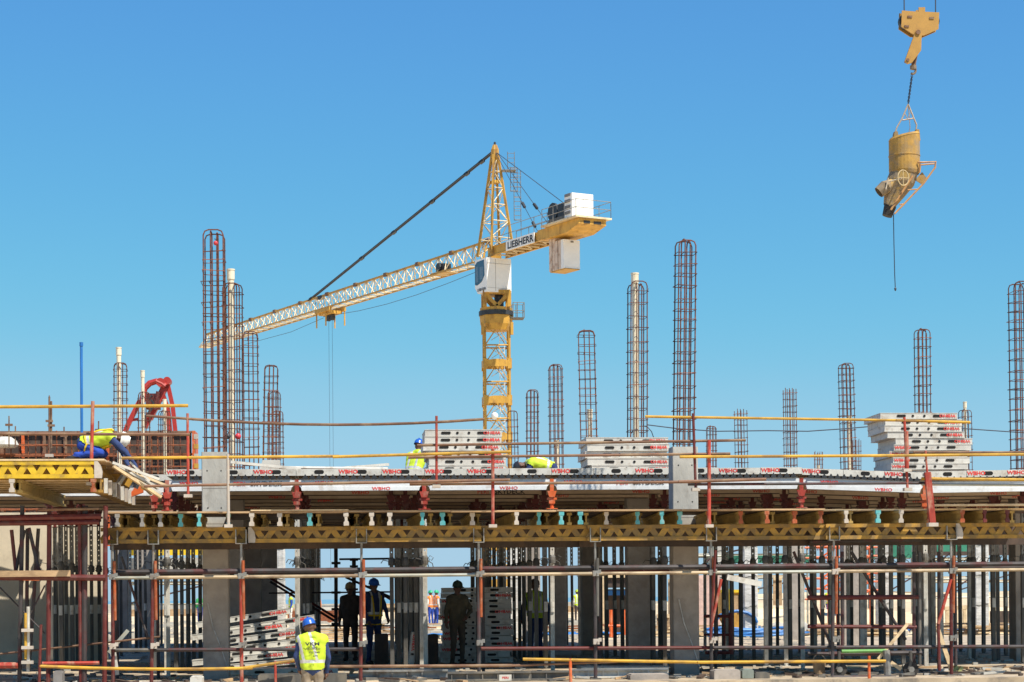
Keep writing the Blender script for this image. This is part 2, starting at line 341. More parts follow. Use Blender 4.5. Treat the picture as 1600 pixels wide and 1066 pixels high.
# ================================================================== REBAR CAGES
def stirrup_mesh(w_, d_, r):
    b = MB(); h, e = w_/2+.012, d_/2+.012
    b.tube([(-h,-e,0),(h,-e,0),(h,e,.0),(-h,e,.0)], r, 4, closed=True)
    b.tube([(-h*.3,-e,.004),(-h*.3,e,.004)], r, 4)
    b.tube([(h,-e,0),(h-.05,-e+.05,.012)], r, 4)
    return b.mesh('stirrup', RUST)
STIR = {}
def cage(px, Y, ytop, label, wd=.325, base=3.3, pitch=.205, lean=(0,0), hook=True, pxtop=None, mat_=RUST, wob=0.015, tight=False):
    X = wx(px, Y, 720); zt = wz(ytop, Y, px)
    t = thing('rebar_cage', label, 'rebar cage', (X, Y, base), 0, 'rebar cages standing on the columns')
    if pxtop is not None:
        xt = W(pxtop, ytop, Y).x; t.rotation_euler = (random.uniform(-.008,.008), math.atan2(xt-X, zt-base), random.uniform(-.12,.12))
    else: t.rotation_euler = (random.uniform(-.01,.01), random.uniform(-.012,.012), random.uniform(-.15,.15))
    H = zt-base; w2 = wd/2; rb = .0125
    def U(ax, off, half, dz=0.0):
        pts = []; hh = half; rr = min(.09, hh)
        bend = random.uniform(-.006,.006)
        def P(u, z): return (u, off, z) if ax == 'x' else (off, u, z)
        pts.append(P(-hh, 0)); pts.append(P(-hh+bend, H*.5)); pts.append(P(-hh, H-rr-dz))
        for a in (45, 90): 
            a = math.radians(a); pts.append(P(-hh+rr-rr*math.cos(a), H-dz-rr+rr*math.sin(a)))
        for a in (90, 135): 
            a = math.radians(a); pts.append(P(hh-rr-rr*math.cos(a), H-dz-rr+rr*math.sin(a)))
        pts.append(P(hh, H-rr-dz)); pts.append(P(hh-bend, H*.5)); pts.append(P(hh, 0))
        return MB().tube(pts, rb, 5)
    if hook:
        part('hairpin_bar', U('x', -w2, w2, random.uniform(0,.05)), mat_, t); part('hairpin_bar', U('x', w2, w2, .02), RUST3, t)
        part('hairpin_bar', U('y', -w2*.28, w2, .01), mat_, t); part('hairpin_bar', U('y', w2*.35, w2*.9, .035), mat_, t)
    else:
        for x in (-w2, -w2*.25, w2*.3, w2):
            for y in (-w2, w2):
                part('vertical_bar', MB().tube([(x,y,0),(x,y,H-random.uniform(0,.1))], rb, 5), mat_, t)
    k = (wd, tight)
    if k not in STIR:
        STIR[k] = []
        for v_ in range(4):
            ms = stirrup_mesh(wd+.02+random.uniform(-.015,.02), wd+.02+random.uniform(-.015,.02), (.0065,.0075,.006,.0065)[v_])
            ms.materials[0] = (RUST,RUST3,RUST2,RUST3)[v_]; STIR[k].append(ms)
    z = .2
    while z < H-.12:
        link('stirrup', random.choice(STIR[k]), t, (random.gauss(0,.006), 0, z), (random.gauss(0, wob*2), random.gauss(0, wob*1.8), random.gauss(0, .03)))
        if random.random() < .35:
            q_ = random.choice((-1,1)); part('tie_wire', MB().tube([(q_*w2,-w2-.01,z),(q_*(w2+.025),-w2-.03,z+random.uniform(-.05,.06))], .004, 4), RUST3, t)
        z += pitch*random.uniform(.80, 1.2)
    return t
def pvc(px, Y, ytop, label, d=.105, base=3.4, rotx=0):
    X = wx(px, Y, 720); zt = wz(ytop, Y, px)
    t = thing('drain_pipe', label, 'pipe', (X, Y-.02, base), 0, 'cream drain pipes inside the rebar cages')
    H = zt-base
    part('pipe_body', MB().lathe([(0,0),(d/2,0),(d/2,H-.2),(0,H-.2)], n=12), PVC, t, smooth=False)
    part('pipe_socket', MB().lathe([(d/2*.98,H-.23),(d/2*1.22,H-.2),(d/2*1.22,H-.03),(d/2*1.34,H-.025),(d/2*1.34,H),(d/2*1.1,H),(d/2*1.1,H-.1)], n=12), PVC, t)
    return t
cage(337, 35.2, 361, 'tallest rusty rebar cage, on the left concrete column, red safety cap near its top', wd=.335, pitch=.20, wob=.035, pxtop=334, base=3.75)
cage(364, 40.5, 441, 'rebar cage around a cream pipe just right of the tallest cage', pitch=.21)
cage(393, 47.8, 518, 'rebar cage in front of the crane jib, third to the right of the tallest cage', pitch=.21)
cage(419, 54.6, 570, 'leaning rebar cage with a rounded top between the jib end and the jib trolley', pxtop=424, wd=.34)
cage(427, 61.3, 611, 'rebar cage partly hidden behind the leaning cage')
cage(435, 67.3, 641, 'lowest looking rebar cage of the cluster left of the trolley ropes')
cage(187, 54.2, 566, 'rebar cage with a cream pipe beside the blue pole')
cage(224, 61.3, 611, 'rebar cage with a cream pipe in front of the red pump boom', tight=False)
cage(257, 67.3, 641, 'small rebar cage between the legs of the red pump boom')
cage(1068, 35.2, 374, 'tall clean rebar cage on the right concrete column', wd=.295, pxtop=1071, base=3.8)
cage(995, 40.5, 441, 'rebar cage around a cream pipe, left of the tall cage on the right column', pitch=.235)
cage(922, 47.8, 515, 'leaning rebar cage behind the middle panel stack', pxtop=916, wd=.37)
cage(870, 54.6, 569, 'rebar cage between the middle panel stack and the crane mast', pxtop=868)
cage(831, 61.3, 609, 'rebar cage above the bending worker')
cage(803, 67.3, 641, 'small rebar cage touching the crane mast on its right')
cage(1597, 40.5, 441, 'rebar cage cut by the right edge of the view')
cage(1443, 47.8, 513, 'rebar cage rising behind the tall right panel stack', wd=.30)
cage(1327, 54.6, 568, 'leaning rebar cage left of the tall right panel stack', pxtop=1321)
cage(1236, 61.3, 605, 'rebar cage standing alone left of the overhead wire dip', hook=False)
cage(1160, 67.3, 638, 'faint rebar cage behind the upper pole, right of the right column', hook=False)
cage(1111, 74, 665, 'short looking rebar cage nearest the right column')
cage(1337, 80, 685, 'low rebar cage tucked against the leaning cage at right', hook=False)
cage(1278, 88, 704, 'tiny rebar cage around a pipe stub, far right of centre', hook=False)
cage(1510, 67.3, 640, 'rebar cage with pipe behind the right end of the right panel stack')
pvc(363, 40.5, 421, 'cream pipe in the cage next to the tallest cage', d=.125)
pvc(994, 40.5, 427, 'tall cream pipe in the cage left of the right column', d=.125)
pvc(187, 54.2, 543, 'cream pipe in the cage beside the blue pole', d=.12)
pvc(224, 61.3, 579, 'cream pipe in front of the red pump boom')
pvc(258, 67.3, 624, 'short cream pipe between the legs of the red pump boom')
pvc(1508, 67.3, 628, 'cream pipe behind the right panel stack')
pvc(1278, 88, 727, 'stub of cream pipe in the tiny far cage', base=3.4)
for (px, Y, yt, lb) in ((922,47.8,640,'inner pipe in the lower half of the leaning cage behind the middle stack'),(870,54.6,688,'short pipe at the foot of the cage right of the mast'),(1327,54.6,650,'short pale pipe in the foot of the leaning cage at right')):
    pvc(px, Y, yt, lb)
# safety caps and lamps hung on cages
def ball(px, py, Y, r, m, label, nm='safety_ball'):
    p = W(px, py, Y); t = thing(nm, label, 'ball', tuple(p), 0)
    prof = [(r*math.sin(a), -r*math.cos(a)) for a in [PI*i/8 for i in range(9)]]
    part('shell', MB().lathe(prof, n=14), m, t, smooth=True)
    part('clip', MB().tube([(0,0,r*.9),(.01,0,r*1.5),(-.02,0,r*1.8)], .008, 5), CBLK, t)
ball(337, 380, 34.95, .04, HRED, 'small red ball cap high in the tallest cage')
ball(372, 682, 36, .055, HRED, 'pinkish red ball at the foot of the cage next to the tallest one')
ball(356, 682, 36, .05, CBLK, 'small dark round clamp beside the red ball')

# columns of the grid behind (two lit ones beyond the deck are wrapped in film)
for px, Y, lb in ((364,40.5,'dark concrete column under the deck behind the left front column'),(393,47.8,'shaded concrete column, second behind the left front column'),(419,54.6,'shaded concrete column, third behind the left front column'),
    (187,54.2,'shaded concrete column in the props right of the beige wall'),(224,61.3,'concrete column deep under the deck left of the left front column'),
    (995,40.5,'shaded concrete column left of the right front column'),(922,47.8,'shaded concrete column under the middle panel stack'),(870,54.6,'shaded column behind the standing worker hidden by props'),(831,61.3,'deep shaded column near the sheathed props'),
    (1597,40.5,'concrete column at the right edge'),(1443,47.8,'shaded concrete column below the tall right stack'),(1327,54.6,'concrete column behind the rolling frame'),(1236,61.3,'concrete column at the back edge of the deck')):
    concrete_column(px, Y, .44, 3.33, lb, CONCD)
for px, Y, lb in ((433,67.3,'film wrapped light column seen right of the left front column'),(805,67.3,'pale wrapped column seen between close props near the standing worker'),(1170,67.3,'pale film wrapped column right of the yellow skip'),(1118,74,'pale wrapped column left of the yellow skip'),
    (1530,67.3,'sunlit wrapped column near the right edge'),(1438,74,'sunlit wrapped column right of the rolling frame'),(1378,80.5,'sunlit wrapped column inside the rolling frame'),(1338,87,'farthest sunlit wrapped column')):
    concrete_column(px, Y, .46 if px != 1438 else .5, 3.9, lb, CONC, wrapped=True)

# ================================================================== FORMWORK DECK
Y0 = 37.0; X0 = wx(463, Y0, 757); B = (wx(1445, Y0, 757)-X0)/5; RP = 1.5; ZT = 3.69
NJ = 18
def rows(k): return 18 if k <= 1 else (15 if k <= 3 else 8)
WALL_Y = 45.55; WALLX = wx(161, WALL_Y, 880)
def dz(x):
    k = (x-X0)/B
    return 0.0 if k < 4 else (-.085*(k-4) if k < 5 else (-.085+.03*min(k-5, 1)))
deck = thing('formwork_deck', 'white aluminium slab formwork deck carried by the props', 'formwork deck', (0, 0, 0))
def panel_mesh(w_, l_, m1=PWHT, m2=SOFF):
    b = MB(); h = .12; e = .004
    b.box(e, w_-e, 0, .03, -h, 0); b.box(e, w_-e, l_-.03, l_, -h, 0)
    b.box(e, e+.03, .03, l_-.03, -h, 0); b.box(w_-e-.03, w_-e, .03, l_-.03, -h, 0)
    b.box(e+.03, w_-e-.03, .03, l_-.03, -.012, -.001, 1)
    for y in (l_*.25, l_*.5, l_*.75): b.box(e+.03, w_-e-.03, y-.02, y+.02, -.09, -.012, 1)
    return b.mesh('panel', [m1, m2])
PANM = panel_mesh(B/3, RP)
def stadium(cx, cz, a, h, y, n=6):
    v = []
    for i in range(n+1):
        t_ = -PI/2+PI*i/n; v.append((cx+a-h+h*math.cos(t_)*1.0, y, cz+h*math.sin(t_)))
    for i in range(n+1):
        t_ = PI/2+PI*i/n; v.append((cx-a+h+h*math.cos(t_)*1.0, y, cz+h*math.sin(t_)))
    return v
def slots(b, spec, y=-.003):
    for cx, cz, a, h in spec:
        v = stadium(cx, cz, a, h, y); b.add(v, [tuple(range(len(v)))])
    return b
w3 = B/3
SLOTM = slots(MB(), [(.41, -.055, .088, .036)]).mesh('slot', HOLE)
WBH = text_mesh('WBHO', .075, RLET, .035, 1.12); WBS = text_mesh('WBHO', .06, RLET, .035, 1.3)
stuffp = MB(); npan = 0
for j in range(NJ):
    for k in range(-5, 12):
        for q in range(3):
            x = X0+k*B+q*w3; y = Y0-.06+j*RP
            if k < -1 and j < 1: continue
            if j >= rows(k): continue
            if x+w3 < (WALLX+2.7 if j == 5 else WALLX+.2) and j >= 5: continue
            if W(0, 800, y).x-3 > x+w3: continue
            if W(1600, 800, y).x+2.5 < x: continue
            cageX = None
            z = ZT+dz(x+w3/2)+random.uniform(-.004,.004)
            npan += 1
            if npan <= 300:
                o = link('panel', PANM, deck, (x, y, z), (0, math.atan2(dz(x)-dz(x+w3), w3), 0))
                if j == 0 or (j == 1 and k < -1):
                    link('slot', SLOTM, o)
                    if random.random() < .86: link('lettering', WBH, o, (.17+random.uniform(-.01,.01), -.004, -.05))
            else:
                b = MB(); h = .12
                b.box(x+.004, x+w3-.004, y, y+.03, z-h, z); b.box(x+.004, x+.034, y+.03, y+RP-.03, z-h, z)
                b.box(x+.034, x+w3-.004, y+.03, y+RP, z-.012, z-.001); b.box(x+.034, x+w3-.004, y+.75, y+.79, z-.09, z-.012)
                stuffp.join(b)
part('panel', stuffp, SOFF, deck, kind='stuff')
def beam_mesh(L):
    b = MB(); e = .10
    # web, lower flange with rounded cut ends; dark top strip paints the shaded gaps
    b.box(e, L-e, -.05, .03, -.17, -.03)
    b.prism([(e,-.24),(L-e,-.24),(L-e+.02,-.17),(e-.02,-.17)], -.055, .055)
    b.box(e, L-e, -.045, .045, -.045, -.028)
    tb = MB(); n = int(round((L-2*e)/.125))
    for i in range(n):
        x = e+(L-2*e)*(i+.5)/n
        tb.prism([(x-.05,-.028),(x+.05,-.028),(x+.045,.0),(x+.02,.022),(x+.006,.052),(x-.006,.052),(x-.02,.022),(x-.045,.0)], -.078, .045)
    # arched end brackets
    for s_, x in ((1, e), (-1, L-e)):
        b.prism([(x,-.03),(x-s_*.07,-.05),(x-s_*.09,-.09),(x-s_*.05,-.15),(x,-.2)], -.02, .02)
    tb.box(e, L-e, -.079, -.05, -.036, -.027)
    return b.mesh('main_beam', PGRY), tb.mesh('gap_shade_strip', CBLK)
BM, GAPS = beam_mesh(B); BM2 = BM.copy(); BM2.materials.clear(); BM2.materials.append(TANB)
BM3 = BM.copy(); BM3.materials.clear(); BM3.materials.append(mat('shaded_beam_brown', (0.36,0.25,0.16), 0.7, 0, 0.2, 4, (0.22,0.15,0.09), 0.5, 4))  # same beam in brown, shade under the deck painted in
EDGE = MB().box(.10, B-.10, -.062, .05, -.253, -.241).mesh('shade_strip', TDARK)  # added dark plate, draws the shade line under each rear beam
T_PERI = text_mesh('PERI', .075, RLET, .01, 1.1); T_SKY = text_mesh('SKYDECK', .085, BLET, .02, 1.15)
T_WBI = text_mesh('WBHO', .06, RLET, .02, 1.3)
ZB = ZT-.12-.03
nb = 0
for j in range(NJ+1):
    for k in range(-5, 12):
        x = X0+k*B; y = Y0+j*RP
        if k < -1 and j < 1: continue
        if j > rows(k): continue
        if x+B < WALLX+.6 and j >= 5: continue
        if W(0, 800, y).x-3 > x+B or W(1600, 800, y).x+2.5 < x: continue
        a = math.atan2(dz(x)-dz(x+B), B)
        o = link('main_beam', BM if j < 1 or (j == 1 and k < -1) else (BM2 if random.random() < .6 else BM3), deck, (x, y, ZB+dz(x)), (0, a, 0))
        lt = random.random()
        if j < 2: link('gap_shade_strip', GAPS, o)
        if j > 0: link('shade_strip', EDGE, o)
        if j == 0:
            if k in (-1, 2):
                link('lettering', T_PERI, o, (B*.56, -.0585, -.115)); link('lettering', T_SKY, o, (B*.77, -.0585, -.115))
                link('lettering', T_WBI, o, (B*.17, -.0585, -.10))
            elif k in (0, 1, 4):
                link('lettering', T_WBI, o, (B*.22, -.0585, -.10)); link('lettering', T_WBI, o, (B*.66, -.0585, -.205))
        elif j < 9:
            if (j, k) == (1, 1): link('lettering', T_PERI, o, (B*.50, -.0585, -.195)); link('lettering', T_SKY, o, (B*.72, -.0585, -.195))
            elif lt < .6: link('lettering', T_WBI, o, (B*random.choice((.2,.5,.8)), -.0585, -.20))

# ------------------------------------------------------------------ props under the deck
ZH = ZB-.24-.01    # underside of beams
def ladder(z0, z1, w_=.074):
    b = MB(); n = int((z1-z0)/.11)
    b.box(-w_/2, -.011, -w_/2, w_/2, z0, z1); b.box(.011, w_/2, -w_/2, w_/2, z0, z1)
    for i in range(n): b.box(-.011, .011, -w_/2+.004, w_/2-.004, z0+i*.11, z0+i*.11+.083)
    return b
def prop_parts(mo, mi_, mh):
    P = {}
    zc = 2.0
    b = MB(); r = .037
    b.lathe([(r,.012),(r,zc)], n=10)
    for a in range(4):
        a = a*PI/2+PI/4; b.cbox((r*math.cos(a), r*math.sin(a), zc/2+.01), (.02,.02,zc-.05))
    P['outer_tube'] = b.mesh('outer_tube', mo)
    P['inner_tube'] = ladder(zc+.12, ZH-.34).mesh('inner_tube', mi_)
    b = MB(); b.lathe([(.04,zc-.03),(.062,zc-.03),(.066,zc+.03),(.058,zc+.09),(.04,zc+.12)], n=10)
    b.tube([(-.05,0,zc+.05),(-.16,-.03,zc+.07),(-.20,-.02,zc+.01)], .008, 4); b.tube([(.05,0,zc+.03),(.13,.04,zc-.02),(.15,.02,zc-.10)], .008, 4)
    b.tube([(.05,-.04,zc+.06),(.10,-.08,zc+.12),(.16,-.06,zc+.08),(.12,-.05,zc+.03)], .006, 4)
    P['collar_nut'] = b.mesh('collar_nut', DSTEEL)
    P['base_plate'] = MB().box(-.08,.08,-.08,.08,0,.012).mesh('base_plate', mo)
    b = MB(); z = ZH-.34
    b.box(-.10,.10,-.10,.10,z,z+.015); b.lathe([(.036,z+.015),(.036,z+.30)], n=8)
    b.box(-.055,.055,-.05,.05,z+.10,z+.16); b.box(-.09,.09,-.03,.03,z+.17,z+.21)
    b.prism([(-.05,z+.22),(.05,z+.22),(.085,z+.33),(-.085,z+.33)], -.06, .06)
    b.box(-.035,.035,-.035,.035,z+.33,z+.55)
    P['drop_head'] = b.mesh('drop_head', mh)
    b = MB(); r = .0495
    vs = []; 
    for k_ in range(5):
        a = -PI/2-.6+1.2*k_/4; vs += [(r*1.25*math.cos(a), r*1.25*math.sin(a), 1.08), (r*1.25*math.cos(a), r*1.25*math.sin(a), 1.27)]
    b.add(vs, [(2*i, 2*i+2, 2*i+3, 2*i+1) for i in range(4)])
    P['sticker'] = b.mesh('sticker', PWHT)
    return P
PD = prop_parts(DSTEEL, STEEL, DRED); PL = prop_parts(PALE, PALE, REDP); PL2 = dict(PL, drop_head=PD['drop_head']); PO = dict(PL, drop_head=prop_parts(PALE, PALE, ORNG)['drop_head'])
def prop(x, y, label, group, kit, zoff=0.0, sub=None):
    t = thing('shoring_prop', label, 'prop', (x, y, 0), random.uniform(-.25,.25), group)
    t.rotation_euler = (random.uniform(-.004,.004), random.uniform(-.005,.005), t.rotation_euler[2])
    for nm, me in kit.items():
        if nm == 'sticker' and random.random() < .25: continue
        o = link(nm, me, t)
        if nm == 'drop_head': o.location.z = zoff
        if nm == 'inner_tube' and zoff: o.scale.z = 1+zoff/3.2
    return t
LN = {-5:'the far left frame edge',-4:'the far left red standard before the wall',-3:'the left red braces before the wall',-2:'the right part of the beige wall',-1:'the front prop left of the left column',0:'the front prop beside the fanned stack',1:'the front prop left of the tall stack',2:'the front prop right of the tall stack',3:'the right concrete column',4:'the front prop left of the rolling frame',5:'the front prop inside the rolling frame',6:'the front prop near the right edge',7:'the right picture edge line',8:'the line beyond the right edge',9:'the second line beyond the right edge',10:'the third line beyond the right edge',11:'the last line on the right'}
FR = {-1:'sunlit front prop just left of the left concrete column',0:'sunlit front prop right of the fanned stack of panels',1:'pale front prop left of the small group at the tall inner stack',2:'pale front prop right of the worker standing behind props',3:'front prop hidden beside the right concrete column',4:'pale front prop left of the rolling frame',5:'pale front prop inside the right half of the rolling frame'}
for j in range(NJ):
    for k in range(-5, 12):
        x = X0+k*B; y = Y0+j*RP
        if k < -1 and j < 1: continue
        if x < WALLX-.3 and j >= 6: continue
        if W(0, 800, y).x-.5 > x or W(1600, 800, y).x+.5 < x: continue
        if j > 0 and random.random() < .03: continue
        if j >= rows(k)+1: continue
        zo = dz(x)
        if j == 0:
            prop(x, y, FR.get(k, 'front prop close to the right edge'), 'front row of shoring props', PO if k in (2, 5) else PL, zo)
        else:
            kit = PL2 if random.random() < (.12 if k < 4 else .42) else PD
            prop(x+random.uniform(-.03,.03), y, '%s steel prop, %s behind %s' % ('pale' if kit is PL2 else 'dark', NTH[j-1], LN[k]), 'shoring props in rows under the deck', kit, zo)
# a second pale prop left
x = wx(258, 37.9, 800); prop(x, 37.9, 'pale front prop with a round red cup head at the left end of the deck', 'front row of shoring props', PL)
x = wx(240, 38.2, 800); prop(x, 38.2, 'pale leaning prop beside the cup headed prop', 'front row of shoring props', PL)
# extra stacked close props in mid view
EX = ((738,42.5,'just right of the tall inner stack, first of three'),(746,41.2,'middle of three beside the tall inner stack'),(757,42,'last of three beside the tall inner stack'),(772,46.5,'between the tall stack and the navy worker, farther back'),(783,44,'between the tall stack and the navy worker, nearer'),(938,42.5,'left of the site shelter view'),(947,44,'before the site shelter view'),(1018,42,'left of the orange board by the right column'),(1030,43.5,'before the ochre sheet by the right column'),(1036,41.5,'touching the right column edge in view'),(1143,41,'before the ochre skip'),
  (87,45.0,'leftmost of six before the beige wall'),(103,44.6,'second of six before the beige wall'),(112,45.1,'third of six before the beige wall'),(121,44.7,'fourth of six before the beige wall'),(131,45.0,'fifth of six before the beige wall'),(155,44.6,'sixth of six before the beige wall'),(612,38.4,'leftmost of the thick cluster right of the open bay'),(622,39.2,'second of the thick cluster right of the open bay'),(633,38.3,'third of the thick cluster right of the open bay'),(641,40,'fourth of the thick cluster right of the open bay'),(650,39.3,'last of the thick cluster right of the open bay'),(475,38.6,'left one of the pair left of the open bay'),(481,39.6,'right one of the pair left of the open bay'))
for px, Y, lb in EX:
    prop(wx(px, Y, 900), Y, 'extra steel prop '+lb, 'close set extra props', PD)
RX = ((1130,43),(1196,38.6),(1214,46),(1234,41),(1249,48),(1268,43.5),(1285,39.5),(1330,45),(1345,41),(1362,48),(1376,43),(1392,39.7),(1404,46.5),(1458,44),(1470,40.4),(1500,47),(1514,42),(1536,45.5),(1552,39.8),(1571,43.4),(1588,47.5))
PLC = ('right of the right column','right of the wrapped column','left of the hanging plywood','right of the hanging plywood','before the sand right of the plywood','left of the far green helmet','by the far green helmet','right of the first red stair tower','at the left of the rolling frame','before the farthest wrapped column','in the middle of the rolling frame','right of the middle of the rolling frame','before the inner wrapped column','right of the rolling frame','by the leaning red brace','before the timber trestle','left of the last wrapped column','right of the last wrapped column','left of the perforated panel','before the perforated panel','at the right end before the perforated panel')
for (px, Y), lb in zip(RX, PLC):
    prop(wx(px, Y, 900), Y, 'single steel prop '+lb, 'single props in the right half', PL2 if random.random() < .35 else PD)

# ================================================================== BEIGE WALL
t = thing('wall', 'beige plastered wall with a sunlit upper half, behind the left props', 'wall', (0,0,0))
part('wall_face', MB().box(-22, WALLX, WALL_Y, WALL_Y+.25, .001, 3.30), BEIGE, t)
t = thing('plank', 'unseen plank added over the opening for a diagonal shadow on the beige wall', 'plank', (WALLX-4.5, WALL_Y-.9, ZT+.03), 0)  # out of view, added to throw a slanting shadow on the wall
part('board', MB().bar((-3.2,.75,0),(3.6,-.1,0),.26,.05), TIMB, t)
# ================================================================== FRONT WALKWAY (boards on cross beams on lattice girders)
YF = 33.1; YL = 33.36
wk = thing('walkway', 'timber walkway of cross beams on yellow lattice girders along the deck front', 'walkway', (0,0,0))
zb = wz(797, YF, 160)    # board top
ZB2 = wz(797, YF, 800)
def boards(xa, xb, y0, n, m0, name='deck_board'):
    cols = [(wx(337,35.2)-.26, wx(337,35.2)+.26), (wx(1068,35.2)-.26, wx(1068,35.2)+.26)]
    for q in range(n):
        y = y0+q*.295; z = ZB2+random.uniform(-.003,.003); sp = [(xa+.004, xb-.004)]
        if y+.29 > 34.95 and y < 35.45:
            for c0, c1 in cols:
                sp = [s_ for (s0, s1) in sp for s_ in (((s0, min(s1, c0)), (max(s0, c1), s1)) if c0 < s1 and c1 > s0 else ((s0, s1),)) if s_[1]-s_[0] > .05]
        for s0, s1 in sp:
            part(name, MB().box(s0, s1, y+.003, y+.288, z-.026, z), m0 if q == 0 else TDARK, wk)
BX = [wx(p, YF) for p in (163,340,545,705,870,1065,1290,1455,1640)]
for i in range(8): boards(BX[i], BX[i+1], YF+(0, 0, 0, 0, 0, .0, .24, .24)[i], 10 if i < 6 else 9, TIMB if i < 6 else TIMBP)
part('deck_board', MB().box(wx(1462,YF), BX[8]+.5, YF+.02, YF+.22, ZB2+.034, ZB2+.064), TIMBP, wk)
part('deck_board', MB().box(wx(392,YF), wx(545,YF), YF-.02, YF+.12, ZB2+.004, ZB2+.022), TIMBP, wk)
def ibeam(b, x, y0, y1, z0, h=.20, w_=.08):
    b.box(x-w_/2, x+w_/2, y0, y1, z0, z0+.042); b.box(x-w_/2, x+w_/2, y0, y1, z0+h-.042, z0+h)
    b.box(x-.014, x+.014, y0, y1, z0+.042, z0+h-.042); return b
def capm(m):
    b = MB(); w_ = .042; y0, y1 = -.014, .03
    b.box(-w_, w_, y0, y1, 0, .055); b.box(-w_, w_, y0, y1, .15, .205)
    b.prism([(-w_,.055),(w_,.055),(.022,.075),(.022,.13),(w_,.15),(-w_,.15),(-.022,.13),(-.022,.075)], y0+.004, y1)
    return b.mesh('end_cap', m)
CAPS = {'T': capm(TURQ), 'W': capm(CWT), 'O': capm(OTUB), 'G': capm(CGR), 'D': capm(DRED)}
BEL = ibeam(MB(), 0, 0, 2.9, 0).mesh('cross_beam', BEAMT)
zc0 = ZB2-.028-.206
for px, c in ((183,'G'),(222,'G'),(250,'G'),(281,'T'),(311,'T'),(356,'T'),(393,'W'),(437,'W'),(484,'T'),(541,'W'),(581,'W'),(609,'W'),(660,'T'),(692,'T'),(739,'W'),(807,'W'),(843,'T'),(877,'T'),(907,'T'),(949,'W'),(998,'T'),(1035,'T'),(1064,'T'),(1110,'O'),(1160,'O'),(1199,'O'),(1243,'O'),(1284,'O'),(1323,'W'),(1372,'T'),(1408,'W'),(1455,'O'),(1506,'O'),(1541,'D'),(1578,'D')):
    x = wx(px, YF, 810)
    o = link('cross_beam', BEL, wk, (x, YF+random.choice((0,.01,.03,.08,.13)), zc0-.003), (0, random.uniform(-.03,.03), random.uniform(-.07,.07)))
    link('end_cap', CAPS[c], o, (0, 0, -.001), (0,0,random.uniform(-.25,.25)), (random.uniform(.8,1.05), 1, 1))
    if random.random() < .6:
        link('cross_beam', BEL, wk, (x+.09+random.uniform(0,.08), YF+random.uniform(.25,.6), zc0-.003), (0,0,random.uniform(-.04,.04)))
# lattice girders
def lattice(x0, x1, y, ztop, parent, m=GYEL, h=.255, pitch=.296, capend=False, dy=.0):
    L = x1-x0
    g = link('lattice_girder', MB().box(0, L, -.04, .04, -.06, 0).mesh('chord', m), parent, (x0, y, ztop))
    link('chord', MB().box(0, L, -.04, .04, -h, -h+.062).mesh('chord', m), g)
    n = max(2, int(L/pitch+.3)); p = L/n
    D1 = MB().prism([(-.03,-h+.062),(.085,-h+.062),(p/2+.03,-.06),(p/2-.085,-.06)], -.022, .022).mesh('web_diagonal', m)
    D2 = MB().prism([(p+.03,-h+.062),(p-.085,-h+.062),(p/2-.03,-.062),(p/2+.085,-.06)], -.02, .024).mesh('web_diagonal', m)
    for i in range(n):
        link('web_diagonal', D1, g, (i*p, 0, 0)); link('web_diagonal', D2, g, (i*p, 0, 0))
    if capend:
        link('end_plate', MB().prism([(L+.0,-.005),(L+.05,0),(L+.10,-.08),(L+.12,-.18),(L+.11,-h),(L,-h)], -.045, .045).mesh('end_plate', CWT), g)
    return g
jo = [(158,388,0),(232,395,1),(384,562,0),(548,752,0),(738,935,0),(918,1112,0),(1098,1306,0),(1290,1493,1),(1478,1660,0)]
zl = zc0-.008
for i, (a, b_, ce) in enumerate(jo):
    y = YL+(.0 if i % 2 else .095)
    if i == 1: continue
    lattice(wx(a, y), wx(b_, y), y, zl-.002*(i % 2), wk, capend=bool(ce) or i == 0)
    part('dark_backing', MB().box(wx(a,y), wx(b_,y)-.05, y+1.2, y+1.26, zl-.33, zl-.01), TDARK, wk)  # dark sheet added behind the girder, stands in for shade
# ------------------------------------------------------------------ supporting scaffold under the walkway
sc = thing('scaffold', 'red and grey tube scaffold carrying the walkway in front of the deck', 'scaffold', (0,0,0))
YS = YL
def standard(px, Y, zt, parent, mlow=DRED, mtop=STEEL, jack=True, r=.03, z0=0.0, pxb=None):
    x = wx(px, Y, 870); xb = wx(pxb, Y, 1000) if pxb else x
    zj = zt-.55
    xm = xb+(x-xb)*zj/zt
    o = part('standard', MB().tube([(xb,Y,z0+.02),(xm,Y,zj)], r, 8), mlow, parent, world=True)
    if jack:
        b = MB().tube([(xm,Y,zj-.1),(x,Y,zt)], .02, 8); b.box(x-.09,x+.09,Y-.07,Y+.07,zt-.012,zt)
        b.box(x-.09,x-.075,Y-.07,Y+.07,zt,zt+.22); b.box(x+.075,x+.09,Y-.07,Y+.07,zt,zt+.22)
        b.box(xm-.11,xm+.11,Y-.02,Y+.02,zj+.02,zj+.05); b.lathe([(.045,zj),(.045,zj+.06)], (xm,Y,0), 8)
        part('screw_jack', b, mtop, parent, world=True)
    if z0 == 0:
        part('base_plate', MB().box(xb-.09,xb+.09,Y-.09,Y+.09,z0,z0+.02), DSTEEL, parent, world=True)
    return x
def coupler(x, y, z, parent, m=STEEL, s=1.0):
    b = MB().cbox((x,y-.05*s,z), (.10*s,.10*s,.09*s)); b.cbox((x+.06*s,y-.06*s,z+.03*s), (.05*s,.05*s,.06*s)); b.tube([(x+.02*s,y-.16*s,z),(x+.02*s,y-.05*s,z)], .012*s, 5)
    return part('coupler', b, m, parent, world=True)
LZ = wz(897, YL, 800)
zt_ = zl-.255-.01
STD = ((176,DRED,176),(240,DRED,236),(377,REDP,377),(565,DRED,563),(748,PIPED,748),(930,PIPED,930),(1111,PIPED,1111),(1303,PIPED,1300),(1486,DRED,1486))
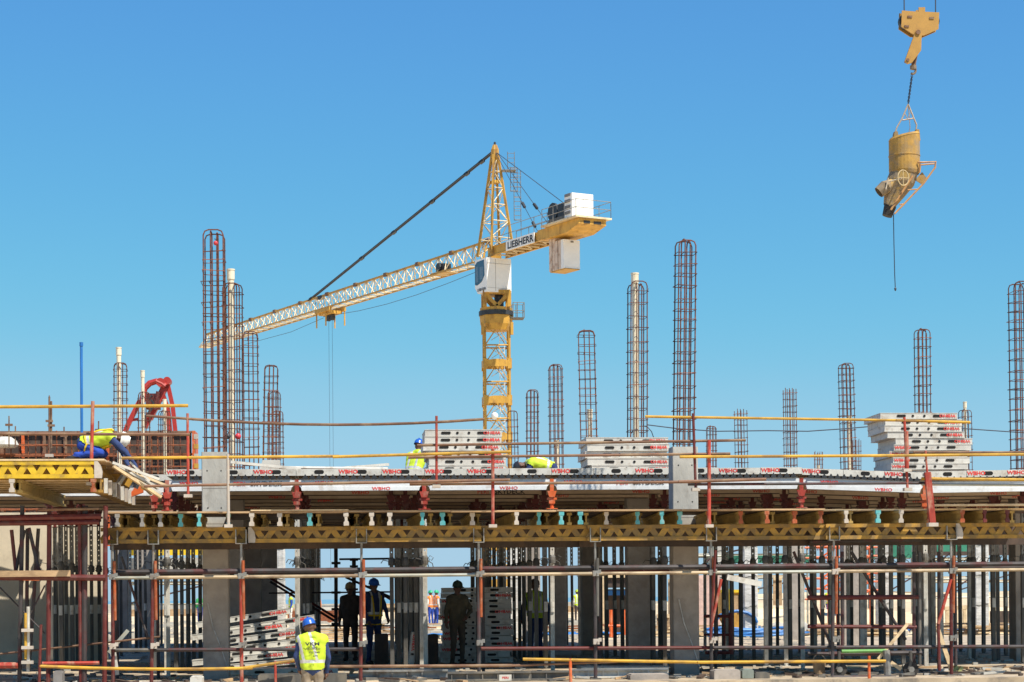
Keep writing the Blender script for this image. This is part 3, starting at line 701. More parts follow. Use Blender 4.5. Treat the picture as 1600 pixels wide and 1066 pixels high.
for px, m, pb in STD:
    x = standard(px, YS, zt_, sc, m, pxb=pb)
    for z in (LZ, .62): coupler(x, YS, z, sc, CWT if random.random() < .3 else STEEL)
    part('standard', MB().tube([(x+.03,YS-.0,LZ-.7),(x+.03,YS-.055,LZ+.25)], .026, 8), OTUB if m != PIPED or px in (748,1111,1303) else DSTEEL, sc, world=True)  # short orange tube stands in for the sunlit length of the standard
    if px not in (377, 565): standard(px+6, YS+2.2, zt_-.02, sc, PIPED, DSTEEL)
def rail(p0, p1, Y, r, m, parent, Y1=None, nm='ledger', sag=0.0, n=1):
    a = W(p0[0], p0[1], Y); b_ = W(p1[0], p1[1], Y1 or Y)
    pts = [a.lerp(b_, i/n)-Vector((0,0,sag*4*(i/n)*(1-i/n))) for i in range(n+1)]
    return part(nm, MB().tube(pts, r, 8), m, parent, world=True, smooth=False)
LX = [176,240,377,565,748,930,1111,1303,1486,1640]
lm = [PIPEG,PIPEG,PALE,PIPED,PIPEG,PALE,PIPEG,PALE,PALE]
def lgy(px): return 903.5-(px-160)*.0092
for i in range(9):
    a, b_ = LX[i], LX[i+1]
    rail((a-6,lgy(a)), (b_+4,lgy(b_)), YS-.06, .027, (PIPEG,TANP,TANP,PIPEG,TANP,TANP,PIPEG,TANP,TANP)[i], sc)
    rail((a,lgy(a)-9), (b_,lgy(b_)-9), YS+.08, .042, PIPED, sc)
    rail((a,lgy(a)-4), (b_,lgy(b_)-4), YS+2.15, .03, PIPED if i != 5 else DRED, sc)
    if i in (0,1,2,4,5,6,7,8):
        rail((a,1016-(a-160)*.004), (b_,1016-(b_-160)*.004), YS+.05, .03, (DSTEEL,PIPED,PIPED,PIPED,DRED,DRED,PIPED,PIPED,PIPED)[i], sc)
# braces on the scaffold
rail((1240,862),(1299,1010), YS+.7, .026, PIPED, sc, nm='brace'); rail((1330,862),(1415,1000), YS+.5, .028, PIPED, sc, nm='brace')
rail((1486,905),(1466,975), YS-.07, .027, REDP, sc, nm='brace'); rail((1466,975),(1468,1048), YS-.05, .027, DRED, sc, nm='brace')
rail((1127,905),(1110,985), YS-.07, .025, REDP, sc, nm='brace'); rail((1118,860),(1110,1000), YS-.1, .02, DRED, sc, nm='brace')
rail((190,870),(232,1000), YS+.6, .02, PIPED, sc, nm='brace')
# short frame with pickets beside the right column
fr = thing('steel_frame', 'small dark red welded frame beside the right concrete column', 'frame', tuple(W(1125, 1036, 36.4)))
for (a, b_, r) in (((1100,963),(1146,963),.03),((1142,958),(1142,1022),.045),((1100,992),(1146,992),.022),((1102,1020),(1146,1020),.03),((1120,966),(1120,1012),.015),((1132,966),(1132,1012),.015),((1110,966),(1110,1012),.015)):
    rail(a, b_, 36.4, r, DRED, fr, nm='frame_bar')

# ------------------------------------------------------------------ back scaffold seen through the open bay
bs = thing('scaffold', 'dark slim scaffold with paired diagonal tubes seen through the open bay', 'scaffold', (0,0,0))
YB = 50
for px, r in ((525,.045),(553,.05)): rail((px,846 if px == 525 else 872),(px,1022), YB, r, PIPED, bs, nm='standard')
rail((530,874),(612,873), YB, .025, PIPED, bs); rail((420,927),(612,925), YB, .02, PIPED, bs); rail((488,978),(612,978), YB, .02, PIPED, bs)
rail((422,903),(526,966), YB-.1, .03, DRED, bs, nm='brace'); rail((422,909),(524,971), YB+.1, .03, PIPED, bs, nm='brace'); rail((540,902),(612,934), YB-.1, .03, PIPED, bs, nm='brace'); rail((575,916),(612,938), YB+.1, .025, DRED, bs, nm='brace')
for z in (880,890,926,952,975):
    p = W(525, z, YB); part('coupler', MB().cbox(p, (.22,.1,.06)), PIPED, bs, world=True)
    p = W(553, z-5, YB); part('coupler', MB().cbox(p, (.2,.1,.05)), PIPED, bs, world=True)

# ================================================================== GUARD RAILS (poles over the deck front and at the slab edge)
def guard(label, items, grp='scaffold pole guard rails'):
    p = W(items[0][1][0], items[0][1][1], items[0][3])
    t = thing('guard_rail', label, 'guard rail', tuple(p), 0, grp)
    for it in items:
        nm, a, b_, Y, r, m = it[:6]
        rail(a, b_, Y, r*(.86 if nm == 'rail' else .8), m, t, nm=nm, sag=it[6] if len(it) > 6 else 0, n=8 if len(it) > 6 else 1)
        if nm == 'post':
            q = W(b_[0], b_[1], Y); part('post_foot', MB().cbox(q, (.13,.12,.05)), CWT, t, world=True)
    return t
YG = 32.95
guard('upper left guard rail with two yellowish poles on white and red posts', [('rail',(-10,636),(294,634),32.6,.030,PIPEY),('rail',(-10,678),(297,679),32.6,.028,PIPEB),
    ('post',(145,627),(142,756),32.5,.035,REDP),('post',(77,618),(77,712),36,.012,PIPEB),('post',(293,646),(294,775),YG,.026,REDP),('rail',(229,650),(330,657),YG,.025,PIPEB)])
guard('long sagging brown pole guard rail crossing the rope of the distant crane', [('rail',(300,655),(757,655),YG,.026,PIPEB,.09),('post',(682,650),(682,760),YG,.026,REDP)])
guard('yellow pole guard rail running past the left concrete column to the left panel stack', [('rail',(190,716),(530,713),YG,.028,PIPEY),('rail',(520,714),(798,706),YG-.05,.028,PIPEY),('post',(356,710),(357,822),YG,.032,CWT),('post',(770,702),(770,822),YG,.034,REDP),
    ('rail',(225,760),(470,755),YG,.026,PIPEB),('rail',(440,757),(797,750),YG-.06,.028,PIPEB),('rail',(640,757),(1095,753),YG,.027,PIPEB)])
guard('brown pole guard rail across the middle panel stack', [('rail',(638,715),(1141,709),YG+.02,.026,PIPEB),('rail',(652,696),(1165,688),YG+.05,.026,PIPEB),('post',(1083,646),(1087,765),YG,.028,DRED),('post',(1108,688),(1108,822),YG,.038,REDP)])
guard('yellow pole guard rail running to the tall right panel stack', [('rail',(1008,651),(1405,657),YG+.02,.025,PIPEY),('rail',(1400,657),(1516,660),YG,.025,PIPEY),('rail',(1062,714),(1402,712),YG-.05,.028,PIPEY),('rail',(1396,712),(1620,710),YG-.05,.028,PIPEY),('rail',(1427,707),(1620,707),YG+.03,.024,PIPEB),
    ('rail',(1060,753),(1197,749),YG-.06,.03,PIPEB),('rail',(1075,757),(1445,755),YG,.026,PIPED),('rail',(1440,757),(1620,758),YG,.024,PIPEG),('rail',(1440,748),(1620,750),YG-.06,.03,PIPEY),
    ('post',(1413,652),(1418,765),YG,.028,REDP),('post',(1416,674),(1417,735),YG-.03,.045,REDP),('post',(1446,704),(1449,742),YG-.02,.022,REDP)])
pp = thing('raker_post', 'stout leaning red and white worn post clamped at the right part of the walkway', 'post', tuple(W(1456,820,YG-.1)))
part('post_tube', MB().bar(W(1449,738,YG-.1), W(1457,818,YG-.1), .10, .08, (0,1,0)), REDP, pp, world=True)
part('post_foot', MB().cbox(W(1457,820,YG-.1), (.16,.14,.06)), CWT, pp, world=True)
YQ = 32.45
guard('yellow lower guard rail at the slab edge on the left, sagging between red posts', [('rail',(62,1041),(395,1044),YQ,.028,PIPEY,.03),('rail',(380,1044),(468,1031),YQ,.028,PIPEY),('post',(64,976),(61,1075),YQ,.028,DRED),('rail',(-10,1023),(250,973+22),YQ+1.0,.018,PIPEB),('post',(430,1033),(431,1085),YQ,.026,REDP)])
guard('brown lower guard rail in front of the two shaded workers', [('rail',(462,1042),(800,1040),YQ,.028,PIPEB),('rail',(780,1041),(965,1034),YQ+.04,.022,PIPEB)])
guard('bright yellow lower guard rail crossing the foot of the right column', [('rail',(817,1030),(1098,1035),YQ,.028,PIPEY),('rail',(1090,1035),(1384,1033),YQ-.04,.028,PIPEY),('post',(891,1029),(892,1085),YQ,.030,ORNG),('post',(1358,1025),(1358,1085),YQ,.030,ORNG)])
# overhead wire
wz_ = thing('overhead_wire', 'thin black wire sagging behind the upper pole on the right', 'wire', tuple(W(1010,665,45)))
part('cable', MB().tube([W(1012,664,45),W(1060,670,45),W(1120,674,45),W(1200,673,45),W(1262,674,45),W(1320,670,45),W(1400,663,45),W(1480,668,45),W(1610,677,45)], .012, 4), ROPE, wz_, world=True)
part('loop', MB().tube([W(1005,664,45)+Vector((.2*math.sin(a)*(1+.1*a),0,-.3+.28*math.cos(a))) for a in [i*.5 for i in range(14)]], .01, 4), ROPE, wz_, world=True)

# ================================================================== LEFT TABLE PLATFORM
lp = thing('table_form', 'bright yellow girder table form hanging over the left scaffold', 'table form', (0,0,0))
YA = 32.3; zt = wz(717, YA, 80)
xR = wx(163, YA, 730)
lattice(-14, xR-.15, YA, zt-.035, lp, BYEL, capend=True, h=.27)
for i in range(4): lattice(-14, xR-.1, YA+1.1*(i+1), zt-.04, lp, GYEL)
for i in range(11):
    y = YA-.05+i*.42
    part('deck_board', MB().box(-14, xR+.02+random.uniform(-.03,.03), y, y+.41, zt-.032, zt-.004+random.uniform(-.002,.002)), TIMBP if i == 0 else TIMB, lp)
zz = zt-.04-.28
for px in (20, 147, ):
    x = wx(px, YA, 750)
    for dx in (0,.09):
        o = part('cross_beam', ibeam(MB(), x+dx, YA-.1 if dx == 0 else YA+.1, YA+4.9, zz-.20), GYEL if px == 147 else BEAMT, lp)
    link('end_cap', CAPS['O' if px == 147 else 'W'], lp, (x, YA-.1, zz-.203))
for k in range(7):
    y = YA+.5+k*.62
    part('soffit_batten', MB().box(-13, wx(147,YA,750)-.1, y, y+.09, zz+.002, zz+.018), TIMBP, lp)
# ragged timber and brackets at the right end
for i in range(7):
    a = Vector((xR+.05+random.uniform(0,.15), YA+.3+i*.35, zt-.03-random.uniform(0,.05))); b_ = a+Vector((random.uniform(.35,.75), random.uniform(-.1,.3), -random.uniform(.25,.5)))
    part('loose_batten', MB().bar(a, b_, .11, .04), TIMBP if i % 2 else PWHT, lp)
for i in range(8):
    y = YA+.1+i*.58; x = wx(147, YA, 750)+.14
    part('side_bracket', MB().box(x, x+.05, y, y+.10, zz-.21, zz+.02), CWT if i % 2 else PALE, lp)
part('orange_bracket', MB().prism([(wx(200,36,780),zz-.12),(wx(224,36,760),zz-.02),(wx(225,36,748),zz+.12),(wx(214,36,748),zz+.12)], 35.9, 36.02), ORNG, lp)
for i in range(5):
    part('cup_bracket', MB().tube([(wx(185+7*i,YA+1,770), YA+1+i*.6, zz-.02),(wx(196+6*i,YA+1,745), YA+1+i*.6, zz+.16)], .05, 6), CYEL if i % 2 else STEEL, lp)
# ------------------------------------------------------------------ left scaffold
ls = thing('scaffold', 'dark red tube scaffold under the yellow table form at the far left', 'scaffold', (0,0,0))
YC = 33.1
for px, pb, m, r in ((35,30,PIPED,.035),(77,75,DRED,.036),(124,126,DRED,.03),(133,131,PIPED,.045),(165,163,DRED,.038),(-5,-5,PIPED,.04)):
    a = W(px, 790, YC); b_ = W(pb, 1050, YC); b_.z = 0.01
    part('standard', MB().tube([b_, a], r, 8), m, ls, world=True)
    part('base_plate', MB().cbox((b_.x, YC, .012), (.2,.2,.02)), CWT, ls, world=True)
for a, b_, r, m in (((-10,810),(158,807),.05,DRED),((-10,818),(155,816),.04,DRED),((60,797),(155,795),.022,PIPEB),((-10,902),(165,903),.05,DRED),((28,904),(62,905),.03,ORNG),((-10,1040),(28,1040),.05,REDP),((66,1037),(155,1036),.03,REDP)):
    rail(a, b_, YC-.08, r, m, ls)
for a, b_ in (((18,828),(26,905)),((38,828),(22,905)),((45,825),(64,905)),((0,918),(70,990)),((28,998),(70,915))):
    rail(a, b_, YC+.1, .03 if b_[1] < 910 else .012, DRED if b_[1] < 910 and a[0] < 30 else PIPED, ls, nm='brace')
part('toe_board', MB().bar(W(-10,897,YC-.15), W(110,896,YC-.15), .04, .10), TIMB, ls, world=True)
for px, pb in ((43,41),(60,45)): rail((px,826),(pb,1046), YC+.4, .03, PIPED, ls, nm='standard')
o = rail((44,948),(44,1050), YC-.1, .028, PALE, ls, nm='standard'); rail((40,958),(40,1030), YC-.12, .022, PIPEY, ls, nm='standard')
for z in (985,1012,1035): part('coupler', MB().cbox(W(43,z,YC-.16), (.18,.1,.05)), CWT, ls, world=True)
# slender blue pole
bp = thing('blue_pole', 'slim blue pole standing behind the kneeling worker', 'pole', tuple(W(128,715,35.5)))
part('tube', MB().tube([W(128,715,35.5), W(127,540,35.5)], .024, 8), BLUE, bp, world=True); part('top_cap', MB().tube([W(127,541,35.5), W(127,535,35.5)], .032, 8), BLUE, bp, world=True)
for i, (px, y0) in enumerate(((77,620),(80,627),(14,650),(100,667),(154,658),(24,666))):
    p = W(px, 700, 60); t = thing('starter_bar', ('tall','slightly shorter','short left','tiny','short middle','very short')[i]+' starter rod sticking up over the wall formwork', 'rod', tuple(p))
    part('rod', MB().tube([p, W(px, y0, 60)], .03 if i < 2 else .02, 5), PIPEB, t, world=True)
    part('collar', MB().cbox(W(px, y0+38 if i < 2 else y0+14, 60), (.2,.1,.06)), PIPEB, t, world=True)

# ================================================================== WALL FORMWORK WITH MESH (upper left)
YW = 70.0
wf_ = thing('wall_formwork', 'dark faced wall formwork with orange frames at the upper left', 'wall formwork', tuple(W(150,745,YW)))
zt = wz(674, YW, 150); zb = 3.2
xa, xb = wx(-30, YW, 700), wx(300, YW, 700)
n = 10; dx = (xb-xa)/n
for i in range(n):
    part('form_panel', MB().box(xa+i*dx+.02, xa+(i+1)*dx-.02, YW, YW+.08, zb, zt-.05), TDARK, wf_, world=True)
    part('frame_rib', MB().box(xa+i*dx-.05, xa+i*dx+.05, YW-.10, YW+.1, zb, zt-.03), ORNG if i % 4 == 2 else PIPEB, wf_, world=True)
for z, m in ((zt,PIPEB),(zt-.75,RUST2),(zt-1.35,PIPEB),(zt-2.0,RUST2)):
    part('frame_rail', MB().box(xa, xb+.06, YW-.12, YW+.1, z-.06, z+.0), m, wf_, world=True)
part('edge_panel', MB().box(xb+.02, xb+.12, YW-.2, YW+1.2, zb, zt), ORNG, wf_, world=True)
for i in range(9): part('edge_clamp', MB().cbox((xb+.15,YW-.1,zt-.2-i*.33), (.14,.22,.16)), CYEL if i % 2 else CWT, wf_, world=True)
rm = thing('rebar_mesh', 'rusty reinforcement mesh standing in front of the wall formwork', 'rebar mesh', tuple(W(150,745,YW-.5)))
x = xa
while x < xb-.05:
    part('vertical_bar', MB().tube([(x,YW-.45,zb),(x+random.uniform(-.03,.03),YW-.42,zt-random.uniform(0,.2))], .02, 4), RUST2 if random.random() < .7 else RUST, rm, world=True); x += random.uniform(.16,.30)
z = zt-.15
while z > zb:
    for q in range(2): part('horizontal_bar', MB().tube([(xa,YW-.48-.1*q,z+q*.05),((xa+xb)/2,YW-.48,z+random.uniform(-.03,.03)),(xb-.05,YW-.48,z)], .018, 4), RUST2, rm, world=True)
    z -= .36
hb = thing('sand_bag', 'white crumpled bag lying on the mesh at the far left', 'bag', tuple(W(8,690,YW-.8)))
part('bag_cloth', MB().lathe([(0,.16),(.2,.15),(.38,.02),(.45,-.12),(.36,-.2),(0,-.2)], n=9), PWHT, hb)

# ================================================================== STACKS OF PANELS
def stack_panel(w_, l_, h=.118, text=None, flip=True, m=PWHT, dark=False):
    b = MB(); e = .03
    # frame with proud rims top and bottom
    b.box(0, w_, 0, l_, -h/2, h/2-.004)
    b.box(-.006, w_+.006, -.006, l_+.006, h/2-.012, h/2); b.box(-.006, w_+.006, -.006, l_+.006, -h/2-.001, -h/2+.010)
    return b.mesh('panel_frame', m)
SP = {}
def put_panel(x, y, z, rz, ry, label, grp, w_=1.5, l_=.75, txt=1.0, side='r', h=.112, slot=True, rx=0):
    t = thing('aluminium_formwork', label, 'panel', (x, y, z), 0, grp); t.rotation_euler = (rx, ry, rz)
    k = (w_, l_, h)
    if k not in SP:
        SP[k] = (stack_panel(w_, l_, h), [slots(MB(), [q_], -.0085).mesh('slot', HOLE) for q_ in ((w_*.27,.0,.09,.024),(w_*.42,.0,.026,.024),(w_*.57,.0,.026,.024),(w_*.74,.0,.09,.024))])
    link('panel_frame', SP[k][0], t)
    for q_ in SP[k][1]: link('slot', q_, t)
    if random.random() < txt:
        link('lettering', WBS, t, (w_*.87 if side == 'r' else w_*.11, -.0095, 0), (0, PI if side == 'r' else 0, 0))
        if False: pass
    return t
def vstack(px0, px1, Y, ybot, ytop, n, nm, grp, side='r', j=.04, l_=.75, shift=None, txt=.8):
    x0 = wx(px0, Y, 720); w_ = wx(px1, Y, 720)-x0; z0 = wz(ybot, Y, (px0+px1)/2); z1 = wz(ytop, Y, (px0+px1)/2)
    h = (z1-z0)/n
    for i in range(n):
        s_ = shift[i] if shift else random.uniform(-j, j)
        put_panel(x0+s_, Y+random.uniform(-.03,.03), z0+h*(i+.5), random.uniform(-.015,.015), random.uniform(-.004,.004),
            'white formwork panel, '+(ORD[n-1-i] if i else 'lowest')+' of '+nm, grp, w_=round(w_, 3), l_=l_, h=h-.006, txt=txt, side=side if not callable(side) else side(i))
vstack(668, 788, 38.0, 738, 671, 6, 'the left stack on the deck', 'panels of the left stack on the deck', l_=1.2, shift=[.02,.03,-.02,-.08,-.05,-.04], txt=1)
vstack(918, 1046, 38.0, 738, 683, 5, 'the middle stack on the deck', 'panels of the middle stack on the deck', l_=1.2, shift=[.08,.0,-.04,0.0,-.02], txt=1)
vstack(1392, 1512, 39.0, 744, 645, 10, 'the tall right stack on the deck', 'panels of the tall right stack on the deck', side=lambda i: 'l' if i in (1,2,3,4) else 'r', l_=1.3, shift=[.02,.0,.04,-.02,.06,.1,-.06,-.12,-.10,-.2], txt=.9)
vstack(688, 797, 41.6, 1036, 918, 14, 'the tall shaded stack standing on the floor', 'panels of the shaded stack on the floor', side=lambda i: 'l' if i % 3 else 'r', l_=1.0, j=.05, txt=.8)
x_ = wx(680, 42.6, 950)
# fanned stack on floor left
base = [(297,1016,-7),(299,998,-6),(322,992,-7),(312,972,-8),(296,962,-7),(321,950,-8),(300,938,-9),(305,925,-10)]
zf = 0.08
for i in range(8):
    Y = 37.6+.05*i
    x = wx((318,300,330,352,322,300,345,308)[i], Y, 980)
    t = put_panel(x, Y, zf+.115*i+.01, random.uniform(-.02,.02), -math.radians(4.5+.55*i), 'white formwork panel, '+(ORD[7-i] if i else 'lowest')+' of the fanned tilting stack behind the left column', 'panels of the fanned stack on the floor', w_=1.72, l_=.8, h=.105)
t = put_panel(wx(360,36.6,1040), 36.6, .062, .03, 0, 'formwork panel lying flat before the fanned stack', 'loose panels', w_=1.9, h=.11)
t = put_panel(wx(577,34.9,1050), 34.5, .09, .01, .02, 'long grey white panel lying at the slab edge below the shaded workers', 'loose panels', w_=1.45, h=.15)
t = put_panel(wx(905,34.9,1050), 34.6, .09, -.01, 0.01, 'long panel lying at the slab edge left of the right column', 'loose panels', w_=1.5, h=.15, txt=0)
# leaning panel with vertical lettering
t = thing('aluminium_formwork', 'narrow white panel leaning upright left of the tall shaded stack', 'panel', tuple(W(638,1038,39.3)), 0, 'loose panels'); t.rotation_euler = (0, .12, 0)
part('panel_frame', MB().box(0,.11,0,.7,0,.62), PWHT, t); link('lettering', WBS, t, (.055,-.004,.42), (0, -PI/2, 0)); part('slot', slots(MB(), [(.055,.2,.03,.02)], -.003), HOLE, t)
# small white box at cage foot, loose white tubes on deck
t = thing('white_box', 'small white sloped box on the deck between two cages', 'box', tuple(W(409,735,38)))
part('box_body', MB().prism([(-.05,.0),(.33,.0),(.33,.19),(.02,.19)], 0, .3), PWHT, t)
t = thing('metal_profile', 'long white aluminium profile lying across the deck edge', 'profile', tuple(W(440,733,37.4)))
part('profile_body', MB().tube([W(436,731,37.6), W(606,733,37.4)], .035, 6), PWHT, t, world=True)
t = thing('metal_profile', 'thin white profile resting obliquely on the long white one', 'profile', tuple(W(500,733,37.3)))
part('profile_body', MB().bar(W(360,722,37.3), W(470,733,37.5), .06, .05), PWHT, t, world=True)
t = thing('metal_profile', 'short white profile rising slightly to the right near the worker with the blue helmet', 'profile', tuple(W(560,732,37.5)))
part('profile_body', MB().bar(W(530,732,37.5), W(608,726,37.5), .05, .05), PWHT, t, world=True)
# ================================================================== TOWER CRANE
def crane():
    Yc = 151.0
    base = W(777, 700, Yc); ax = Vector((base.x, base.y, 0))
    zj = wz(404, Yc, 770)
    c = thing('tower_crane', 'yellow tower crane with a long white lattice jib, white cab and counterweights', 'tower crane', (ax.x, ax.y, 0))
    tip = WZ(322, 541, zj); jd = (tip-Vector((ax.x, ax.y, zj))); JL = jd.length; jd.z = 0; jd.normalize()
    sd_ = Vector((-jd.y, jd.x, 0))   # side
    if sd_.y > 0: sd_ = -sd_
    def P(px, py): 
        p = W(px, py, Yc); return p-Vector((ax.x, ax.y, 0))
    def z(py): return wz(py, Yc, 777)
    # mast
    hw = (wx(796, Yc, 600)-wx(758, Yc, 600))/2
    zs = [0.02, 7.0, z(680), z(625), z(568), z(513)]
    zs = [0.02, z(738), z(680), z(625), z(568), z(513)]
    zs = [0.02]+zs[1:]
    seg = []
    zc_ = z(513); H = (z(568)-z(625)); zz = zc_; edges = [zc_]
    while zz > H: zz -= H; edges.append(zz)
    edges.append(0.02)
    for i in range(len(edges)-1):
        zt, zb = edges[i], edges[i+1]
        b = MB()
        for sx in (-1,1):
            for sy in (-1,1): b.bar((sx*hw,sy*hw,zb),(sx*hw,sy*hw,zt), .15, .15)
        part('mast_legs', b, CYEL, c)
        b = MB(); zm = (zt+zb)/2
        for fx in range(4):
            def Q(u, zz):
                return [(u*hw,-hw,zz),(hw,u*hw,zz),(-u*hw,hw,zz),(-hw,-u*hw,zz)][fx]
            for (lo, hi) in ((zb, zm), (zm, zt)):
                b.tube([Q(-1,lo),Q(0,hi)], .034, 5); b.tube([Q(1,lo),Q(0,hi)], .034, 5); b.tube([Q(-1,hi),Q(.35,(lo+hi)/2-.1)], .02, 5)
            b.tube([Q(-1,zm),Q(1,zm)], .06, 5)
        part('mast_bracing', b, CYEL, c)
        if i: 
            b = MB()
            for fx in range(4):
                pts = [(-hw-.1,-.22),(hw+.1,-.22),(hw+.1,.16),(.5,.18),(.3,.32),(-.3,.32),(-.5,.18),(-hw-.1,.16)]
                m_ = Matrix.Rotation(fx*PI/2, 4, 'Z')
                q = MB().prism([(x, zt+zz_) for x, zz_ in pts[0:2]+[(hw+.1,zt*0+.2-zt*0)]+pts[4:6]+[(-hw-.1,.2)]], -hw-.14, -hw-.04)
                b.join(q, m_)
            for sx in (-1,1):
                for sy in (-1,1): b.box(sx*hw-.15, sx*hw+.15, sy*hw-.15, sy*hw+.15, zt-.38, zt+.36)
            part('mast_collar', b, CYEL, c)
        b = MB()
        for zz in [zb+.3*q for q in range(int((zt-zb)/.3))]: b.tube([(.25,.2,zz),(.6,.2,zz)], .015, 4)
        b.tube([(.25,.2,zb),(.25,.2,zt)], .02, 4); b.tube([(.6,.2,zb),(.6,.2,zt)], .02, 4)
        part('mast_ladder', b, CWHT, c)
    # lamp ball in the mast
    t = MB().lathe([(.26*math.sin(a), -.26*math.cos(a)) for a in [PI*i/8 for i in range(9)]], (-.25,-hw-.2,z(652)), 12); part('floodlight', t, CWHT, c, smooth=True)
    # slewing parts
    zr = [z(515), z(500), z(494), z(482), z(460)]
    b = MB(); r = hw*1.28
    b.lathe([(r*.86,zr[0]-.1),(r*1.02,zr[0]+.35),(r*1.06,zr[1]+.15),(r*1.06,zr[2])], n=8); b.lathe([(0,zr[0]-.1),(r*.86,zr[0]-.1)], n=8)
    for sx in (-1,1): b.box(sx*hw-.1+sx*.18, sx*hw+.1+sx*.18, -hw-.2, -hw+.1, zr[0]-.5, zr[0]+.4)
    part('slewing_base', b.xf(Matrix.Rotation(PI/8, 4, 'Z') if False else Matrix.Identity(4)), CYEL, c)
    part('slewing_ring', MB().lathe([(r*1.0,zr[2]-.02),(r*1.12,zr[2]),(r*1.12,zr[2]+.32),(r*1.0,zr[2]+.34),(0,zr[2]+.34)], n=24), CBLK, c)
    b = MB(); b.lathe([(r*1.04,zr[2]+.34),(r*1.04,zr[3]),(0,zr[3])], n=16)
    part('turntable', b, CYEL, c)
    b = MB(); zq, zw = zr[3], zr[4]
    for sx in (-1,1):
        for sy in (-1,1):
            b.bar((sx*hw,sy*hw,zq),(sx*hw,sy*hw,zw+.1), .28, .28); b.bar((sx*hw,sy*hw,zw),(0,sy*hw,zq+.05), .26, .14, (0,1,0))
    b.box(-hw-.1,hw+.1,-hw-.1,hw+.1,zw-.1,zw+.2)
    part('turntable_frame', b, CYEL, c)
    part('slewing_motor', MB().lathe([(0,zq),(.35,zq),(.35,zq+.8),(.2,zq+1.2),(0,zq+1.2)], (.2,-.2,0), 10), CBLK, c)
    # tower head block between
    b = MB(); b.box(-.4,.4,-.3,.4,zw+.2,zj+.2); part('tower_head', b, CYEL, c)
    # side gallery right
    b = MB(); x0 = hw+.1; x1 = P(818,500).x; g0 = z(499)
    b.box(x0,x1,-.7,.5,g0,g0+.06)
    part('gallery_floor', b, DSTEEL, c)
    b = MB()
    for y in (-.7,.5):
        for x in (x0+.2,(x0+x1)/2,x1): b.tube([(x,y,g0),(x,y,g0+1.15)], .03, 4)
        for zz in (.55,1.15): b.tube([(x0+.2,y,g0+zz),(x1,y,g0+zz)], .025, 4)
    for zz in (.55,1.15): b.tube([(x1,-.7,g0+zz),(x1,.5,g0+zz)], .025, 4)
    part('gallery_rail', b, STEEL, c)
    # rotated frame: local u = jib direction, v = side towards camera-left
    R = Matrix((( -jd.x, sd_.x, 0, 0), (-jd.y, sd_.y, 0, 0), (0, 0, 1, 0), (0, 0, 0, 1)))  # +u points along counter jib
    def G(b): return b.xf(R)
    # cab: white box, window faces left / jib side
    z0, z1 = z(460), z(407)
    cb = MB()
    uc, vc = 0.0, 0.0
    cw = .95
    prof = [(-.85,z1),(cw,z1),(cw,z0),(-.45,z0),(-.85,z0+.45)]
    cb.prism(prof, -.76, 1.3)
    cab = part('cab', G(cb), CWHT, c)
    q = MB(); q.box(cw, cw+.012, .55, .57, z0+.1, z1-.1); q.box(cw, cw+.012, -.7, 1.25, z1-.42, z1-.40); q.box(cw,cw+.012,-.7,1.25,z0+.30,z0+.315)
    part('panel_seam', G(q), CGR, cab)
    g = MB().prism([(-.83,z1-.35),(-.5,z1-.15),(.55,z1-.12),(.62,z0+1.25),(.2,z0+.8),(-.5,z0+.62),(-.83,z0+.7)], 1.29, 1.315)
    g.box(-.875,-.845,-.6,1.2,z0+.7,z1-.3)
    part('cab_window', G(g), GLASS, cab)
    g = MB()
    for (u, zz, uu, z2) in ((-.7,z0+.85,-.35,z1-.5),(-.1,z0+1.0,.4,z1-.6)): g.box(u,uu,1.316,1.32,zz,z2)
    part('window_pane', G(g), mat('pane_grey', (0.12,0.17,0.23), .15), cab)
    tm = text_mesh('LIEBHERR', .20, BLET, .02, 1.1)
    lo = link('lettering', tm, cab); lo.matrix_local = R @ Matrix.Translation((-.55, 1.16+.012, z0+.28)) @ Matrix.Rotation(0, 4, 'Z') @ Matrix.Diagonal((1,1,1,1))
    # orientation: text reads towards +v ; mesh faces -Y => rotate 180 about Z
    lo.matrix_local = R @ Matrix.Translation((-.9, 1.175, z0+.28)) @ Matrix.Rotation(PI, 4, 'Z') if R.determinant() > 0 else R @ Matrix.Translation((-.9, 1.175, z0+.28)) @ Matrix.Diagonal((1,-1,1,1))
    # A-frame
    apex = Vector((P(773,232).x, 0, z(232)))
    zb = z(400); 
    b = MB()
    feet = [Vector((-1.05,-.95,zb)),Vector((1.05,-.95,zb)),Vector((1.05,.95,zb)),Vector((-1.05,.95,zb))]
    ap = Vector((0,0,apex.z))
    tops = [Vector((sx*.14,sy*.18,apex.z-.5)) for sx, sy in ((-1,-1),(1,-1),(1,1),(-1,1))]
    for f, t_ in zip(feet, tops): b.bar(f, t_, .17, .17)
    part('apex_legs', G(b), CYEL, c)
    b = MB(); n = 6
    for i in range(n):
        a, d = i/n, (i+1)/n
        for q in range(4):
            p0 = feet[q].lerp(tops[q], a); p1 = feet[(q+1) % 4].lerp(tops[(q+1) % 4], a); p2 = feet[q].lerp(tops[q], d); p3 = feet[(q+1) % 4].lerp(tops[(q+1) % 4], d)
            b.tube([p2, p3], .04, 4); b.tube([p0, p3] if (i+q) % 2 else [p1, p2], .04, 4)
    part('apex_bracing', G(b), CPALE, c)
    b = MB(); b.lathe([(.2,apex.z-.9),(.32,apex.z-.7),(.3,apex.z-.1),(.16,apex.z+.25),(0,apex.z+.25)], n=8); 
    part('apex_head', G(b), CYEL, c); part('apex_platform', G(MB().box(-.35,.35,-.3,.3,apex.z-2.6,apex.z-2.4)), CYEL, c)
    part('apex_light', MB().lathe([(0,.5),(.08,.45),(.1,.25),(0,.2)], (0,0,apex.z), 8), CBLK, c)
    # ladder with platform on the back of the apex
    b = MB(); xl = P(795,250).x
